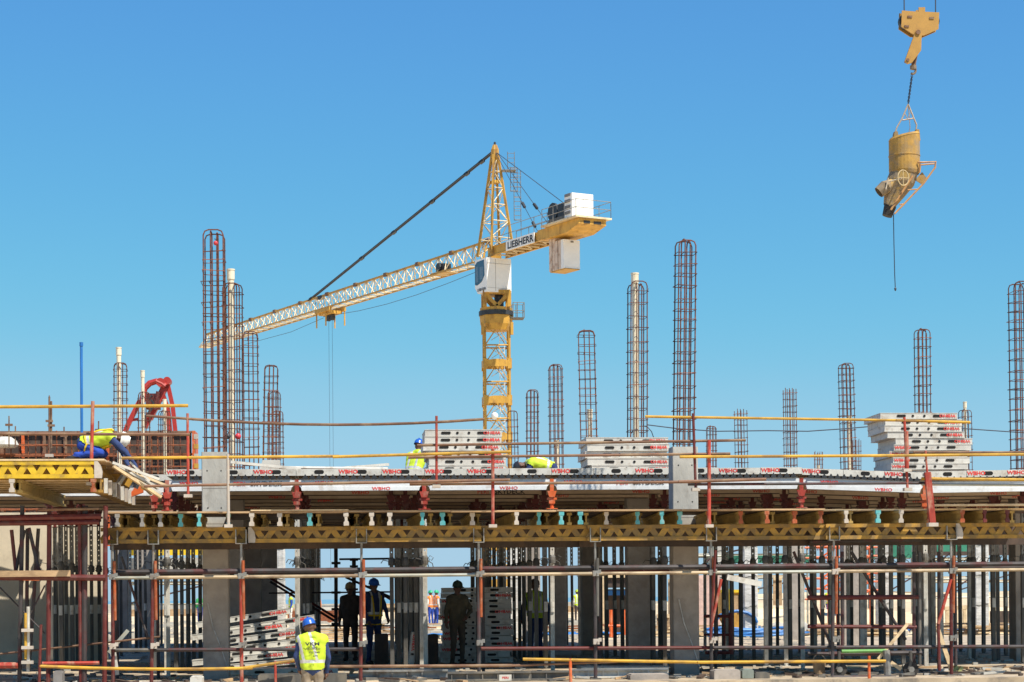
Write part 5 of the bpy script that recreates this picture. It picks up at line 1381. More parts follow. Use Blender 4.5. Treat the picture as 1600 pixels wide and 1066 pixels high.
    if harness:
        hb_ = MB(); bk_ = -fc if abs(tn.z) > .5 else Vector((0,0,1)).cross(tn).cross(tn)*-1
        for s_ in (-1,1):
            for sg2 in (-1,1):
                pts = []
                for q in range(6):
                    f_ = q/5; cpt = J['pel'].lerp(J['nek'], f_*.95); pts.append(cpt+side*s_*(.09+.05*f_*(1 if s_ > 0 else 1)-.03)+ (fc if sg2 > 0 else -fc)*(.135+.02*math.sin(PI*f_)))
                hb_.tube(pts, .016, 5)
            kk = 'l' if s_ < 0 else 'r'; hp, kn = J['hp'+kk], J['kn'+kk]; c_ = hp.lerp(kn, .25); d_ = (kn-hp).normalized(); o1 = d_.orthogonal().normalized(); o2 = d_.cross(o1)
            hb_.tube([c_+(o1*math.cos(a)+o2*math.sin(a))*.10 for a in [2*PI*q/12 for q in range(12)]], .014, 5, closed=True)
        o1 = side; o2 = tn.cross(side)
        hb_.tube([J['pel']+tn*.06+(o1*math.cos(a)*.19+o2*math.sin(a)*.145) for a in [2*PI*q/14 for q in range(14)]], .018, 5, closed=True)
        part('harness', hb_, HARN, t)
    if helmet:
        hm = MB(); n = 16; rows = [(1.0,0),(.97,.35),(.86,.62),(.62,.86),(.30,.98),(0,1.0)]; vs = []; fs = []
        c0 = H+up_*.035
        def hp_(r, k, z): 
            a = 2*PI*k/n; return c0+side*math.cos(a)*.105*r+fc*math.sin(a)*.125*r+up_*z
        hm.v = []; 
        prev = None
        rings = [[hp_(r, k, .02+.115*z) for k in range(n)] for r, z in rows[:-1]]
        brim = [hp_(1.05 if not (1 < k < 7) else 1.36, k, .005) for k in range(n)]
        allr = [brim]+rings; vs = [v for r in allr for v in r]+[hp_(0,0,.138)]
        for i in range(len(allr)-1):
            for k in range(n): fs.append((i*n+k, i*n+(k+1) % n, (i+1)*n+(k+1) % n, (i+1)*n+k))
        L_ = (len(allr)-1)*n
        for k in range(n): fs.append((L_+k, L_+(k+1) % n, len(vs)-1))
        hm.add(vs, fs); hm.bar(c0+up_*.137-fc*.06, c0+up_*.137+fc*.06, .02, .012, up_)
        part('helmet', hm, helmet, t, smooth=True)
    if vtext:
        bk = J['pel'].lerp(J['nek'], .68)-fc*.158
        for i, (s_, h_, w_) in enumerate(((vtext[0], .055, 1.5), (vtext[1], .028, 1.2), (vtext[2], .028, 1.2), (vtext[3], .028, 1.2))):
            o = link('lettering', text_mesh(s_, h_, BLET, .03, w_), t, tuple(bk-up_*(.06*i+(.02 if i else 0)))); o.rotation_euler = (0,0,0) if fc.y > 0 else (0,0,PI)
    return t
def P2(px, Y, z): 
    p = W(px, 900, Y); return (p.x, Y, z)
R_ = math.radians
# kneeling, crawling at the end of the table form, faces right (world +x)
kneel = dict(pel=(0,0,.36), hpl=(-.09,0,.36), hpr=(.09,0,.36), knl=(-.12,.32,.07), knr=(.13,.30,.07), anl=(-.12,-.12,.06), anr=(.12,-.14,.06), che=(0,.36,.42), nek=(0,.50,.40), hed=(0,.62,.42), shl=(-.17,.47,.37), shr=(.17,.47,.37),
    ell=(-.16,.62,.16), elr=(.20,.66,.18), wrl=(-.12,.74,-.05), wrr=(.18,.80,-.02), face=(0,.8,-.9), foot=(0,-1,-.2))
kz = wz(717, 33.3, 170)
kp = dict(kneel); kp.update(pel=(0,-.02,.25), hpl=(-.09,-.02,.22), hpr=(.09,-.02,.22), knl=(-.12,.30,.09), knr=(.14,.28,.09), anl=(-.12,-.10,.06), anr=(.12,-.12,.06), che=(0,.30,.36), nek=(0,.46,.35), hed=(0,.56,.33), shl=(-.17,.43,.33), shr=(.18,.43,.33), ell=(-.1,.60,.12), elr=(.22,.68,.10), wrl=(-.0,.70,-.10), wrr=(.16,.84,-.14))
person('worker in blue with yellow harness and white helmet kneeling on the yellow table form', P2(134, 33.3, kz), -PI/2, kp, NAVY, RBLU, HWHT, vest=HIVY, harness=True, scale=.98, vox=.012)
# tools he holds
t = thing('batten', 'pale batten held by the kneeling worker', 'batten', tuple(W(212,725,33.0)))
part('stick', MB().bar(W(203,722,33.0), W(234,752,33.0), .04, .03), PWHT, t, world=True)
# on the deck
ZD = 3.69
person('worker with blue helmet and yellow vest crouching left of the deck panels', P2(650, 44.0, ZD), R_(-35), dict(pel=(0,-.1,.32), hpl=(-.09,-.1,.32), hpr=(.09,-.1,.32), knl=(-.14,.30,.42), knr=(.14,.30,.42), anl=(-.13,.02,.09), anr=(.13,.02,.09), che=(0,.05,.62), nek=(0,.10,.78), hed=(0,.15,.91), shl=(-.175,.08,.72), shr=(.175,.08,.72), ell=(-.22,.24,.52), elr=(.22,.24,.52), wrl=(-.14,.42,.40), wrr=(.14,.42,.40)), DBRN, NAVY, HBLU, vest=HIVY, scale=1.02)
bend = dict(kneel); bend.update(pel=(0,-.05,.42), hpl=(-.09,-.05,.42), hpr=(.09,-.05,.42), che=(0,.26,.55), nek=(0,.42,.52), hed=(0,.56,.46), shl=(-.17,.38,.50), shr=(.17,.38,.50), ell=(-.22,.50,.28), elr=(.22,.50,.28), wrl=(-.16,.58,.06), wrr=(.16,.58,.06))
person('worker bending low on the deck with dark helmet and yellow vest', P2(860, 44.0, ZD), PI/2, bend, NAVY, NAVY, HBLK, vest=HIVY, scale=1.08)
# vest worker in front of the slab, back to the camera
person('worker with blue helmet and bright yellow lettered vest, seen from behind', P2(487, 31.9, -.66), R_(4), dict(ell=(-.25,.02,1.13), elr=(.25,.02,1.13), wrl=(-.20,.18,.95), wrr=(.23,.12,.90), hed=(-.03,.03,1.58)), NAVY, KHAK, HBLU, vest=HIVY, scale=.99, vox=.013, vtext=('VKM','SCAFFOLD','SYSTEMS','SITE'))
person('dark clothed worker with light brown cap standing in the open bay', P2(547, 44.6, 0), R_(165), dict(ell=(-.24,.02,1.14), wrl=(-.26,.05,.88), knl=(-.12,.05,.5)), DBRN, DBRN, mat('tan_cap', (.28,.2,.1), .7), scale=.97)
person('worker with blue helmet, dark jacket and yellow harness behind a red standard', P2(583, 42.0, 0), R_(-150), dict(ell=(-.26,.05,1.14), elr=(.26,.05,1.14), wrl=(-.22,.2,.95), wrr=(.22,.16,.92)), NAVY, NAVY, HBLU, vest=mat('shaded_strip_vest', (.03,.04,.10), .9), harness=True, scale=1.0)
person('shaded worker in drab overalls before the tall inner panel stack', P2(714, 40.6, 0), R_(-160), dict(ell=(-.26,.10,1.16), elr=(.27,.06,1.14), wrl=(-.10,.26,1.02), wrr=(.33,.2,.92), knr=(.12,.08,.5)), mat('drab_overall', (.09,.075,.045), .9), mat('drab_trousers', (.07,.055,.04), .9), mat('drab_cap', (.03,.05,.03), .7), harness=False, scale=.96)
person('worker in navy with greenish vest standing among the props', P2(836, 43.6, 0), R_(8), dict(ell=(-.28,-.0,1.14), elr=(.28,.0,1.14), wrl=(-.27,.1,.9), wrr=(.29,.08,.86)), NAVY, NAVY, mat('brown_cap', (.10,.05,.03), .7), vest=HIVY, scale=.99)
# distant workers
def far(px, ytop, yb, label, shirt, tr, hm, vest=None, rot=0, pose={}):
    # feet on the ground: depth from the height in the picture, 1.75 m tall
    s_ = None
    Y = F*1.72/max(8, (yb-ytop)); 
    Y = min(max(Y, 66), 130)
    person(label, P2(px, Y, -.02), rot, pose, shirt, tr, hm, vest=vest, vox=.026)
WHC = mat('white_shirt', (.62,.6,.55), .9)
far(673, 918, 972, 'worker in white shirt, green helmet and orange vest beyond the open bay', WHC, RBLU, HGRN, HIVO, R_(40))
far(681, 921, 976, 'second green helmeted worker just behind the white shirted one', WHC, RBLU, HGRN, HIVO, R_(-60))
far(454, 926, 975, 'worker in hi-vis vest and blue seen right of the wrapped column', RBLU, WHC, HWHT, HIVY, R_(100))
far(495, 948, 972, 'distant worker in an orange red jacket beyond the open bay', HIVO, HIVO, None, None, R_(0))
far(312, 925, 965, 'worker in green and blue glimpsed left of the left front column', mat('green_shirt', (.04,.35,.1), .9), RBLU, HGRN, None, 0)
far(902, 924, 975, 'worker in yellow vest seen between the dark props near the middle', WHC, DBRN, HIVY, HIVY, R_(20))
far(1137, 918, 968, 'worker in yellow vest behind the yellow skip', WHC, NAVY, HIVY, HIVY, R_(20))
far(1296, 912, 966, 'worker with green helmet and yellow vest standing behind timber piles', WHC, RBLU, HGRN, HIVY, R_(10))
far(196, 921, 965, 'worker in green and blue seen behind the left standards', mat('green_shirt', (.04,.35,.1), .9), RBLU, HGRN, None, 0)

# ================================================================== THINGS BEYOND AND UNDER THE DECK
def prm(nm, label, cat, px, py, Y, group=None): 
    p = W(px, py, Y); return thing(nm, label, cat, tuple(p), 0, group)
# yellow concrete skip
Y = 70; t = prm('skip', 'large ochre concrete skip standing on blue hoses beyond the props', 'skip', 1155, 985, Y)
x0, x1, x2, x3 = (wx(p, Y) for p in (1128,1182,1170,1140)); z0, z1, z2 = wz(990,Y,1150), wz(926,Y,1150), wz(955,Y,1150)
z0 = 0
part('skip_shell', MB().prism([(x3+.2,z0),(x2,z0),(x2,z2-.3),(x1,z2),(x1,z1),(x0,z1),(x0,z2),(x3,z2-.5)], Y, Y+1.5), CYEL, t, world=True)
b = MB(); 
for q in (.2,.5,.8): b.box(x0+(x1-x0)*q-.04, x0+(x1-x0)*q+.04, Y-.06, Y, z2, z1)
b.box(x0-.05,x1+.05,Y-.08,Y+1.58,z1,z1+.1); part('skip_rib', b, HARN, t, world=True)
part('skip_face', MB().box(x0+.15, x2-.2, Y-.03, Y-.005, z2, z1-.1), TIMB, t, world=True)
# blue hoses / tarp
for i, (pa, pb, yy) in enumerate(((1105,1245,988),(1110,1190,978),(1230,1262,986))):
    Y = 66+i; t = prm('hose_coil', ('long blue hose heap on the ground below the ochre skip','looped blue hose in front of the ochre skip','short blue hose end on the sand right of the skip')[i], 'hose', pa, yy, Y)
    a = W(pa, yy, Y); e = W(pb, yy, Y); b = MB()
    for q in range(4):
        pts = [(a.x+(e.x-a.x)*f, Y-.3+.2*q+.15*math.sin(7*f+q), .06+.07*q*(i != 2)+.03*math.sin(9*f+2*q)) for f in [k/14 for k in range(15)]]; b.tube(pts, .05, 6)
    if i == 1: b.tube([((a.x+e.x)/2+.7*math.cos(k*.5), Y, .45+.4*math.sin(k*.5)) for k in range(13)], .06, 6)
    part('hose', b, TARP, t, world=True)
for (px, yy, w_, nm) in ((1470,985,2.2,'crumpled blue tarpaulin behind the rolling frame'),(1300,970,1.6,'small blue tarpaulin between the far props'),(715,986,2.2,'blue sheet on wet floor behind the tall stack'),(860,1000,1.8,'blue sheet on the floor behind the middle columns'),(980,1005,2.2,'pale blue sheet beside the orange barrier')):
    Y = 69; t = prm('tarpaulin', nm, 'tarpaulin', px, yy, Y); b = MB(); n = 9; cx_ = W(px, yy, Y).x
    vs = [(cx_+(i/(n-1)-.5)*w_, Y+(j/(n-1)-.5)*1.2, .05+random.uniform(0,.14)) for j in range(n) for i in range(n)]
    b.add(vs, [(j*n+i, j*n+i+1, (j+1)*n+i+1, (j+1)*n+i) for j in range(n-1) for i in range(n-1)]); part('sheet', b, TARP, t, world=True)
# timber piles
piles = ((1330,1000,66,'long low pile of rough planks right of the far green helmet'),(1290,985,70,'pile of brown planks below the far green helmet'),(1360,1012,65.5,'few planks on the sand inside the rolling frame'),(1560,1005,67,'pile of old timber and stones near the right edge'),(1480,1003,68,'scattered planks behind the red leaning brace'),(905,985,70,'stack of orange planks among the middle props'),(560,985,75,'orange brown planks behind the two shaded workers'),(640,972,80,'reddish plank pile left of the tall shaded stack'),(500,990,68,'low plank pile in the open bay'),(1060,990,68,'planks beyond the right front column'))
for k_, (px, yy, Y, lb) in enumerate(piles):
    t = prm('plank_pile', lb, 'plank pile', px, yy, Y, 'plank piles beyond the deck'); cx_ = W(px, yy, Y).x
    for q in range(9):
        L = random.uniform(1.6,2.8); a = random.uniform(-.25,.25); c_ = Vector((cx_+random.uniform(-.5,.5), Y+random.uniform(-.5,.5), .05+.075*(q//2)))
        d_ = Vector((math.cos(a), math.sin(a), random.uniform(-.03,.03)))*L/2
        part('plank', MB().bar(c_-d_, c_+d_, .14, .05), (TIMB,TIMBP,RUST2)[random.randrange(3)] if k_ in (5,6,7) else (TIMB,TIMBP)[q % 2], t, world=True)
# stones and white bags
for k_, (px, yy, Y) in enumerate(((1585,998,67),(1598,1000,67.3),(1238,990,69),(1252,992,69.2),(612,975,78),(640,985,70),(1215,988,70))):
    t = prm('stone', 'light %s stone lying on the sand %s' % (('large','second large','angular','small angular','flat','pale','round')[k_], ('at the right edge','at the right edge beside the first','right of the ochre skip','right of the ochre skip','in the open bay','in the open bay by the plank pile','behind the hoses')[k_]), 'stone', px, yy, Y); t.location.z = 0
    b = MB(); prof = [(0,.0),(.32,.02),(.42,.15),(.33,.32),(.12,.42),(0,.43)]; b.lathe(prof, n=7); b.v = [(x*random.uniform(.7,1.3), y*random.uniform(.8,1.2), z_*random.uniform(.8,1.1)) for x, y, z_ in b.v]
    part('stone_body', b, CONC, t)
# orange barrier uprights and dark shed seen between columns
Y = 68; t = prm('barrier', 'orange red barrier frame standing in a dark shelter opening', 'barrier', 965, 985, Y)
b = MB()
for px in (954,958,973,975): 
    a = W(px, 953, Y); b.tube([(a.x,Y,0),(a.x,Y,a.z)], .05, 6)
b.tube([W(944,978,Y), W(976,978,Y)], .05, 6); part('barrier_frame', b, ORNG, t, world=True)
Y = 72; t = prm('shelter', 'small site shelter with timber posts and dark canopy between the middle columns', 'shelter', 960, 940, Y)
a, e = W(938,903,Y), W(980,903,Y); part('canopy', MB().box(a.x, e.x+.5, Y, Y+2, W(0,930,Y).z+.1, a.z), TDARK, t, world=True)
part('dark_back', MB().box(a.x+.2, e.x+.4, Y+1.9, Y+2, 0, a.z-.4), TDARK, t, world=True); part('timber_post', MB().box(a.x, a.x+.12, Y-.1, Y, 0, a.z), TIMBP, t, world=True)
part('canopy_edge', MB().box(a.x-.1, e.x+.6, Y-.1, Y-.02, a.z, a.z+.12), TIMBP, t, world=True); part('blue_cloth', MB().box(a.x+.3,e.x,Y+.2,Y+.6,W(0,938,Y).z,W(0,930,Y).z), TARP, t, world=True)
# plywood sheets
for (pa, pb, ya, yb_, Y, lb) in ((1026,1046,960,1000,69,'ochre plywood sheet standing left of the right front column'),(1208,1222,902,946,74,'brown plywood panel hanging on the far scaffold'),(1044,1050,905,985,70,'narrow orange board beside the right front column')):
    t = prm('plywood_sheet', lb, 'plywood sheet', pa, yb_, Y); a, e = W(pa, ya, Y), W(pb, yb_, Y)
    part('sheet', MB().box(a.x, e.x, Y, Y+.04, e.z if yb_ < 980 else 0, a.z), TIMB, t, world=True); part('sheet_rail', MB().box(a.x, e.x, Y-.05, Y-.003, a.z-.12, a.z), TIMBP, t, world=True)
# dark hole patterned formwork at right
Y = 72; t = prm('wall_formwork', 'dark perforated formwork panel standing on a red beam near the right edge', 'wall formwork', 1580, 990, Y)
a, e = W(1548,955,Y), W(1610,990,Y); part('form_panel', MB().box(a.x, e.x, Y, Y+.12, e.z, a.z), TDARK, t, world=True)
b = MB()
for px in (1557,1578,1597):
    for q in range(9): b.cbox((W(px,960,Y).x, Y-.005, a.z-.1-q*.085), (.035,.006,.035))
part('anchor_hole', b, CWT, t, world=True); part('red_beam', MB().box(a.x-.9,e.x,Y-.3,Y-.1,e.z-.2,e.z-.04), ORNG, t, world=True)
part('trestle', MB().box(a.x,a.x+.2,Y,Y+.2,0,e.z), TIMB, t, world=True)
# timber table frames
t = prm('timber_trestle', 'pale timber trestle table on the sand near the right', 'trestle', 1500, 975, 74); Y = 74
b = MB()
for px in (1480,1493,1507,1514,1522): a = W(px, 950, Y); b.box(a.x-.06,a.x+.06,Y-.05,Y+.05,0,a.z)
a, e = W(1476,951,Y), W(1540,947,Y); b.bar(a, e, .12, .14); part('trestle_frame', b, TIMBP, t, world=True)
# sand mounds
for k_, (px, Y, r, lb) in enumerate(((1400,150,22,'long low dune closing the view on the right'),(1250,170,20,'second long low dune on the right'),(1600,160,22,'third long low dune at the right edge'),(1330,90,6,'broad sand mound behind the rolling frame'),(1520,95,7,'sand mound near the right edge'),(1200,100,6,'sand mound behind the ochre skip'),(560,140,10,'far flat sand mound beyond the open bay'))):
    t = prm('sand_mound', lb, 'mound', px, 960, Y); t.location.z = -.03; b = MB(); prof = [(r*f, .75*math.cos(f*PI/2)**1.3*(2.1 if k_ < 3 else 1 if k_ < 6 else .6)+.0) for f in (0,.2,.4,.6,.8,1)][::-1]; b.lathe(prof, n=20)
    b.v = [(x+random.uniform(-.1,.1)*r/6, y, max(-.02, z_+random.uniform(-.06,.06))) for x, y, z_ in b.v]; part('mound_body', b, SAND, t)
# low breakwater strips and far shore clutter
for k_, (xa, xb, Y, h, lb) in enumerate(((-90,60,290,.7,'long pale kerb wall along the far shore'),(-60,-15,230,1.0,'low far concrete wall left of the open bay'),(-20,40,180,.6,'dark low wall across the far yard'))):
    t = thing('low_wall', lb, 'low wall', (xa, Y, -.02)); part('wall_body', MB().box(0, xb-xa, 0, .5, 0, h), (CONC,CONC,TIMB)[k_], t)
for k_ in range(9):
    Y = 120+k_*17; px = 490+((k_*47) % 130)
    a = W(px, 950, Y); t = thing('material_bundle', '%s bundle of material on the far yard, %s row from the deck' % (('rusty','pale','brown','white','rusty','timber','grey','pale','brown')[k_], NTH[k_]), 'bundle', (a.x, Y, -.02), 0)
    part('bundle_body', MB().box(-1.5,1.5,-.5,.5,0,.5).box(-1.3,1.6,-.4,.4,.5,.7), (RUST2,CONC,TIMB,PWHT,RUST2,TIMBP,STEEL,PWHT,TIMB)[k_], t)
# far scaffold towers with green netting / planks
def tower(pa, pb, Y, ztop, lifts, label, deckm, redf=False, nets=()):
    a, e = W(pa, 940, Y).x, W(pb, 940, Y).x
    t = thing('scaffold_tower', label, 'scaffold tower', (a, Y, 0), 0, 'far scaffold towers'); n = max(1, int((e-a)/2.2)); m = ORNG if redf else PIPEG
    for i in range(n+1):
        for yy in (0, 1.4):
            x = (e-a)*i/n; part('standard', MB().tube([(x,yy,-.02),(x,yy,ztop)], .045, 5), m, t)
    for l in range(lifts+1):
        z = 1.2+(ztop-1.2)*l/lifts
        for yy in (0,1.4): part('ledger', MB().tube([(-.3,yy,z),(e-a+.3,yy,z)], .04, 5), m, t)
        if deckm and l: part('scaffold_deck', MB().box(0,e-a,.1,1.3,z+.05,z+.10), deckm, t)
    for i in range(n):
        x0, x1 = (e-a)*i/n, (e-a)*(i+1)/n
        for l in range(lifts):
            if (i+l) % 2 == 0 or redf: z = 1.2+(ztop-1.2)*l/lifts; z2 = 1.2+(ztop-1.2)*(l+1)/lifts; part('brace', MB().tube([(x0,-.05,z),(x1,-.05,z2)], .035, 5), PIPED if not redf else m, t)
    for (z0, z1, mm) in nets: part('netting', MB().box(-.2,e-a+.2,-.14,-.10,z0,z1), mm, t)
    return t
zn = lambda y, Y, px: wz(y, Y, px)
tower(1112, 1262, 84, zn(835,84,1200), 3, 'far scaffold with a green netting band left of the rolling frame', TIMBP, nets=((zn(880,84,1200), zn(868,84,1200), GNET),(zn(852,84,1200),zn(840,84,1200),GNET)))
tower(1283, 1308, 76, zn(838,76,1300), 6, 'red ladder like stair tower standing beyond the deck', None, True, nets=())
tower(1336, 1360, 78, zn(842,78,1345), 7, 'second red stair tower behind the rolling frame', None, True)
tower(1370, 1425, 92, zn(840,92,1400), 3, 'grey far scaffold tower right of the red stair towers', TIMBP, nets=((zn(872,92,1400),zn(852,92,1400),GNET),))
tower(1460, 1620, 96, zn(838,96,1540), 4, 'wide far scaffold near the right edge under a brown board', TIMBP, nets=((zn(868,96,1540),zn(840,96,1540),TDARK),))
tower(1470, 1515, 88, zn(845,88,1490), 3, 'narrow far scaffold with green board behind the leaning red brace', TIMBP, nets=((zn(862,88,1490),zn(846,88,1490),GNET),))
tower(195, 330, 82, zn(842,82,1490), 3, 'far scaffold with yellow toe boards behind the left front column', TIMBP, nets=((zn(868,82,250),zn(856,82,250),HARN),(zn(895,82,250),zn(872,82,250),CONC)))
tower(1085, 1115, 73, zn(846,73,1100), 4, 'pinkish white lit scaffold just right of the right front column', PWHT, nets=((0.1,2.1,mat('pinkish_boards', (.6,.42,.36), .8)),))

# ================================================================== ROLLING FRAME (right)
rf = thing('rolling_frame', 'dark tube frame on castor wheels at the right with red cross tubes', 'rolling frame', tuple(P2(1300,33.7,0)))
Y = 33.7
for px in (1316,1428,1437,1467): rail((px,862),(px,1038 if px != 1467 else 1045), Y, .03, PIPED if px != 1437 else DSTEEL, rf, nm='standard')
for (a, e, m, r) in (((1262,934),(1435,933),DRED,.04),((1262,979),(1432,980),DRED,.032),((1265,846),(1440,843),PIPED,.035),((1296,1022),(1440,1020),PIPED,.04),((1262,1021),(1300,1022),PIPED,.03)): rail(a, e, Y, r, m, rf, nm='cross_tube')
rail((1315,1018),(1385,1017), Y-.1, .03, mat('green_tube', (.12,.3,.08), .6), rf, nm='cross_tube')
rail((1385,1016),(1387,1056), Y-.15, .06, STEEL, rf, nm='leg'); rail((1300,1058),(1400,1058), Y-.5, .03, PIPED, rf, nm='cross_tube')
for px in (1311, 1423):
    c_ = W(px, 1046, Y-.1); b = MB(); ring = []
    b.tube([c_+Vector((0,-.04,0)), c_+Vector((0,.04,0))], .125, 16); part('castor_wheel', b, RUBB, rf, world=True)
    b = MB(); b.tube([c_+Vector((0,-.06,0)), c_+Vector((0,-.042,0))], .05, 10); part('wheel_hub', b, STEEL, rf, world=True)
    b = MB(); b.bar(c_+Vector((-.05,-.05,0)), c_+Vector((0,-.03,.15)), .03, .05); b.bar(c_+Vector((.05,.05,0)), c_+Vector((0,.03,.15)), .03, .05); b.cyl(c_.x, c_.y, c_.z+.14, c_.z+.30, .03); part('castor_fork', b, DSTEEL, rf, world=True)
# props leaning sticks
for (a, e, m, w_, lb) in (((1466,985),(1487,1047),TIMBP,.07,'pale batten leaning to the right beside the red brace'),((1418,975),(1372,1030),TIMBP,.05,'thin pale batten leaning across the rolling frame'),((1392,1035),(1408,1046),TIMBP,.06,'short pale batten piece on the slab'),((1136,902),(1190,913),PALE,.09,'loose pale board lying slanted on the ledger right of the column'),((177,1020),(182,1055),PALE,.09,'pale pipe end leaning at the slab edge on the left'),((200,985),(170,1020),PIPEG,.06,'grey batten leaning behind the red pipe at left')):
    Y = 33.6 if a[1] > 920 else 33.2; t = prm('batten', lb, 'batten', e[0], e[1], Y, 'loose battens'); part('stick', MB().bar(W(*a, Y), W(*e, Y), w_, .03, (0,1,0)), m, t, world=True)
t = prm('timber_offcut', 'two greenish timber offcuts at the foot of the leaning batten', 'offcut', 1494, 1052, 33.6); b = MB()
b.bar(W(1488,1053,34.6), W(1496,1041,34.6), .07, .05); b.bar(W(1496,1053,34.5), W(1503,1042,34.5), .07, .05); part('offcut_pieces', b, mat('greenish_timber', (.5,.5,.2), .8), t, world=True)
# bucket hanging on ledger
t = prm('pail', 'small ochre pail hanging between the scaffold feet', 'pail', 1280, 1053, 33.9); b = MB().lathe([(.0,0),(.09,0),(.115,.2),(.12,.2),(.12,.22),(.1,.22)], n=14); part('pail_body', b, TIMB, t); part('pail_handle', MB().tube([(.11*math.cos(a),0,.2+.12*math.sin(a)) for a in [PI*k/8 for k in range(9)]], .006, 4), DSTEEL, t)
# foreground slab edge things
def box_thing(nm, label, cat, pa, pb, ya, yb_, Y, d, m, m2=None):
    a, e = W(pa, ya, Y), W(pb, yb_, Y); t = thing(nm, label, cat, (a.x, Y, e.z)); w_, h = e.x-a.x, a.z-e.z
    b = MB(); c = .012; b.prism([(c,0),(w_-c,0),(w_,c),(w_,h-c),(w_-c,h),(c,h),(0,h-c),(0,c)], 0, d); part('block_body', b, m, t)
    part('block_cap', MB().box(.02,w_-.02,.02,d-.02,h,h+.012), m2 or m, t); return t
box_thing('concrete_block', 'grey concrete block lying right of the right front column', 'block', 1116, 1157, 1048, 1066, 32.8, .4, CONCD)
box_thing('concrete_block', 'greenish grey block beside the grey concrete block', 'block', 1160, 1178, 1047, 1060, 32.9, .3, mat('green_grey_block', (.2,.23,.2), .9))
box_thing('concrete_block', 'dark broken block at the right end of the block row', 'block', 1180, 1203, 1052, 1064, 32.9, .3, DSTEEL)
box_thing('concrete_block', 'rough stone like block just left of the right front column', 'block', 985, 1045, 1055, 1068, 33.0, .5, CONCD)
box_thing('metal_chest', 'dark grey flat metal chest left of the lettered vest worker', 'chest', 403, 470, 1055, 1078, 32.6, .3, DSTEEL)
box_thing('metal_chest', 'dark grey flat metal plate right of the lettered vest worker', 'chest', 505, 542, 1054, 1078, 32.6, .3, DSTEEL)
box_thing('plywood_sheet', 'dark plywood sheet standing behind the worker with the yellow harness', 'plywood sheet', 585, 607, 991, 1044, 41.0, .04, TDARK)
box_thing('plywood_sheet', 'dark plywood sheet leaning left of the tall shaded stack', 'plywood sheet', 668, 685, 992, 1040, 41.2, .04, TDARK)
box_thing('crate', 'pale open crate at the slab edge left of the left front column', 'crate', 297, 316, 1058, 1074, 32.8, .4, PWHT)
box_thing('drum', 'dark blue grey drum on the slab at the far left', 'drum', 83, 97, 1050, 1068, 32.8, .3, CGR)
for k_, (pa, pb, ya, Y) in enumerate(((800,890,1057,33.0),(890,1045,1050,33.6),(560,700,1046,34.1),(700,830,1056,32.9))):
    t = prm('aluminium_girder', ('dark girder lying on the slab edge below the yellow lower rail','pale long girder in front of the middle props','light aluminium girder lying below the shaded workers','grey pipe like girder below the tall shaded stack')[k_], 'girder', pa, ya, Y, 'girders lying at the slab edge')
    a, e = W(pa, ya, Y), W(pb, ya, Y); L = e.x-a.x; b = MB(); z0 = a.z*0+.012
    b.box(0,L,0,.12,0,.03); b.box(0,L,0,.12,.12,.15); b.box(0,L,.045,.075,.03,.12)
    for q in range(int(L/.25)): b.box(q*.25+.05,q*.25+.07,.01,.11,.03,.12)
    t.location = (a.x, Y, z0); t.rotation_euler = (0,0,.02*(k_-1)); part('girder_body', b, (DSTEEL,PWHT,STEEL,DSTEEL)[k_], t)
t = prm('label_card', 'small white card with a red mark on the grey girder', 'card', 790, 1063, 32.86); t.location = W(780,1064,32.86)
part('card_body', MB().box(0,.2,-.006,.0,0,.10), PWHT, t); link('lettering', text_mesh('PERI', .035, RLET, .02, 1.2), t, (.1,-.009,.05))
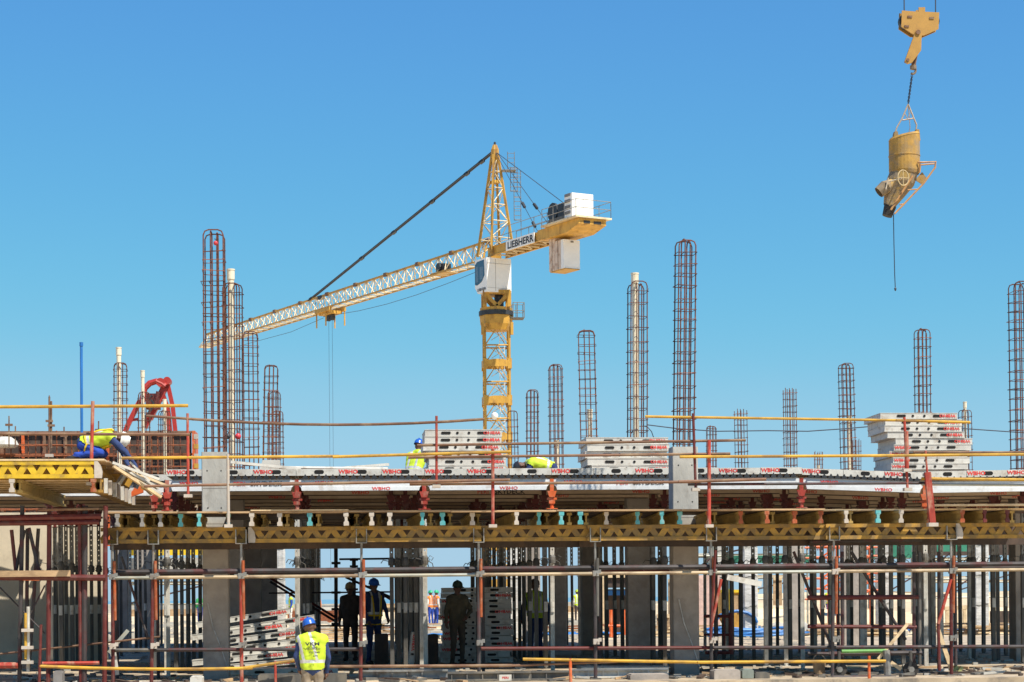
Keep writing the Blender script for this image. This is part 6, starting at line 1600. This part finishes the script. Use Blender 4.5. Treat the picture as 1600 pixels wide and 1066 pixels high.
# litter of planks and chips on the slab
for k_, (px, Y, L, a, m) in enumerate(((150,34.6,1.5,.1,DSTEEL),(200,34.3,1.2,-.2,TIMB),(1490,34.2,.9,.05,TDARK),(1520,34.1,1.0,0,TDARK),(230,34.0,.9,.3,PWHT),(1540,36.5,1.3,.1,TIMB),(1420,36.9,1.2,-.1,TIMB),(1350,37.4,1.0,.2,TIMBP),(700,36.8,1.0,.1,PWHT),(870,35.3,.9,-.1,TIMBP),(330,36.4,1.2,.15,TIMBP),(60,34.2,1.0,.1,PWHT))):
    p = W(px, 1045, Y); t = thing('board', '%s board lying flat on the slab, %s counted from the camera side list' % (('dark','brown','black','flat black','white','brown','short brown','pale','white','pale','pale','white')[k_], NTH[k_]), 'board', (p.x, Y, .001), a)
    pos = ('far left under the red pipes','left near the slanting pipe','right of the leaning batten','near the right edge','left below the sagging pole','behind the right scaffold feet','behind the rolling frame','inside the rolling frame','under the open bay rail','before the middle props','behind the left front column','at the extreme left')[k_]
    t['label'] = '%s board lying flat on the slab %s' % (('dark','brown','black','flat black','white','brown','short brown','pale','narrow white','pale','pale','white')[k_], pos)
    part('board_body', MB().box(-L/2,L/2,-.06,.06,0,.03), m, t)
b = MB()
for _ in range(420):
    x = random.uniform(-10, 15); y = random.triangular(32.6, 37.5, 33.4); L = random.uniform(.05,.45); an = random.uniform(0,PI); m_ = random.choice((0,0,1,2,3,3))
    d_ = Vector((math.cos(an), math.sin(an), random.uniform(-.05,.12)))*L/2; c_ = Vector((x, y, .02+abs(d_.z)))
    b.bar(c_-d_, c_+d_, random.uniform(.015,.10), random.uniform(.012,.05), mi=m_)
o = link('debris', b.mesh('debris', [TDARK, TIMB, CONC, DSTEEL])); tag(o, 'offcuts, tie rods and scraps littering the front edge of the slab', 'debris', kind='stuff')
b = MB()
for _ in range(1500):
    x = random.uniform(-9, 14); y = random.uniform(33.5, 45) if random.random() < .6 else random.uniform(45, 66); s_ = random.uniform(.01,.045)
    b.cbox((x, y, s_*.4), (s_*2*random.uniform(.6,2), s_*2, s_))
o = link('rubble', b.mesh('rubble', CONC)); tag(o, 'small rubble and chips strewn over the slab', 'rubble', kind='stuff')
b = MB()
for _ in range(2500):
    y = random.uniform(66, 130); x = random.uniform(-.25, .32)*y; s_ = random.uniform(.03,.16)
    b.cbox((x, y, s_*.3), (s_*2*random.uniform(.6,2), s_*2, s_))
o = link('rubble', b.mesh('rubble', CONC)); tag(o, 'stones and debris scattered on the sandy ground beyond the deck', 'rubble', kind='stuff')
print('objects', len(bpy.data.objects), 'tris', sum(len(o.data.polygons)*2 for o in bpy.data.objects if o.type == 'MESH'))
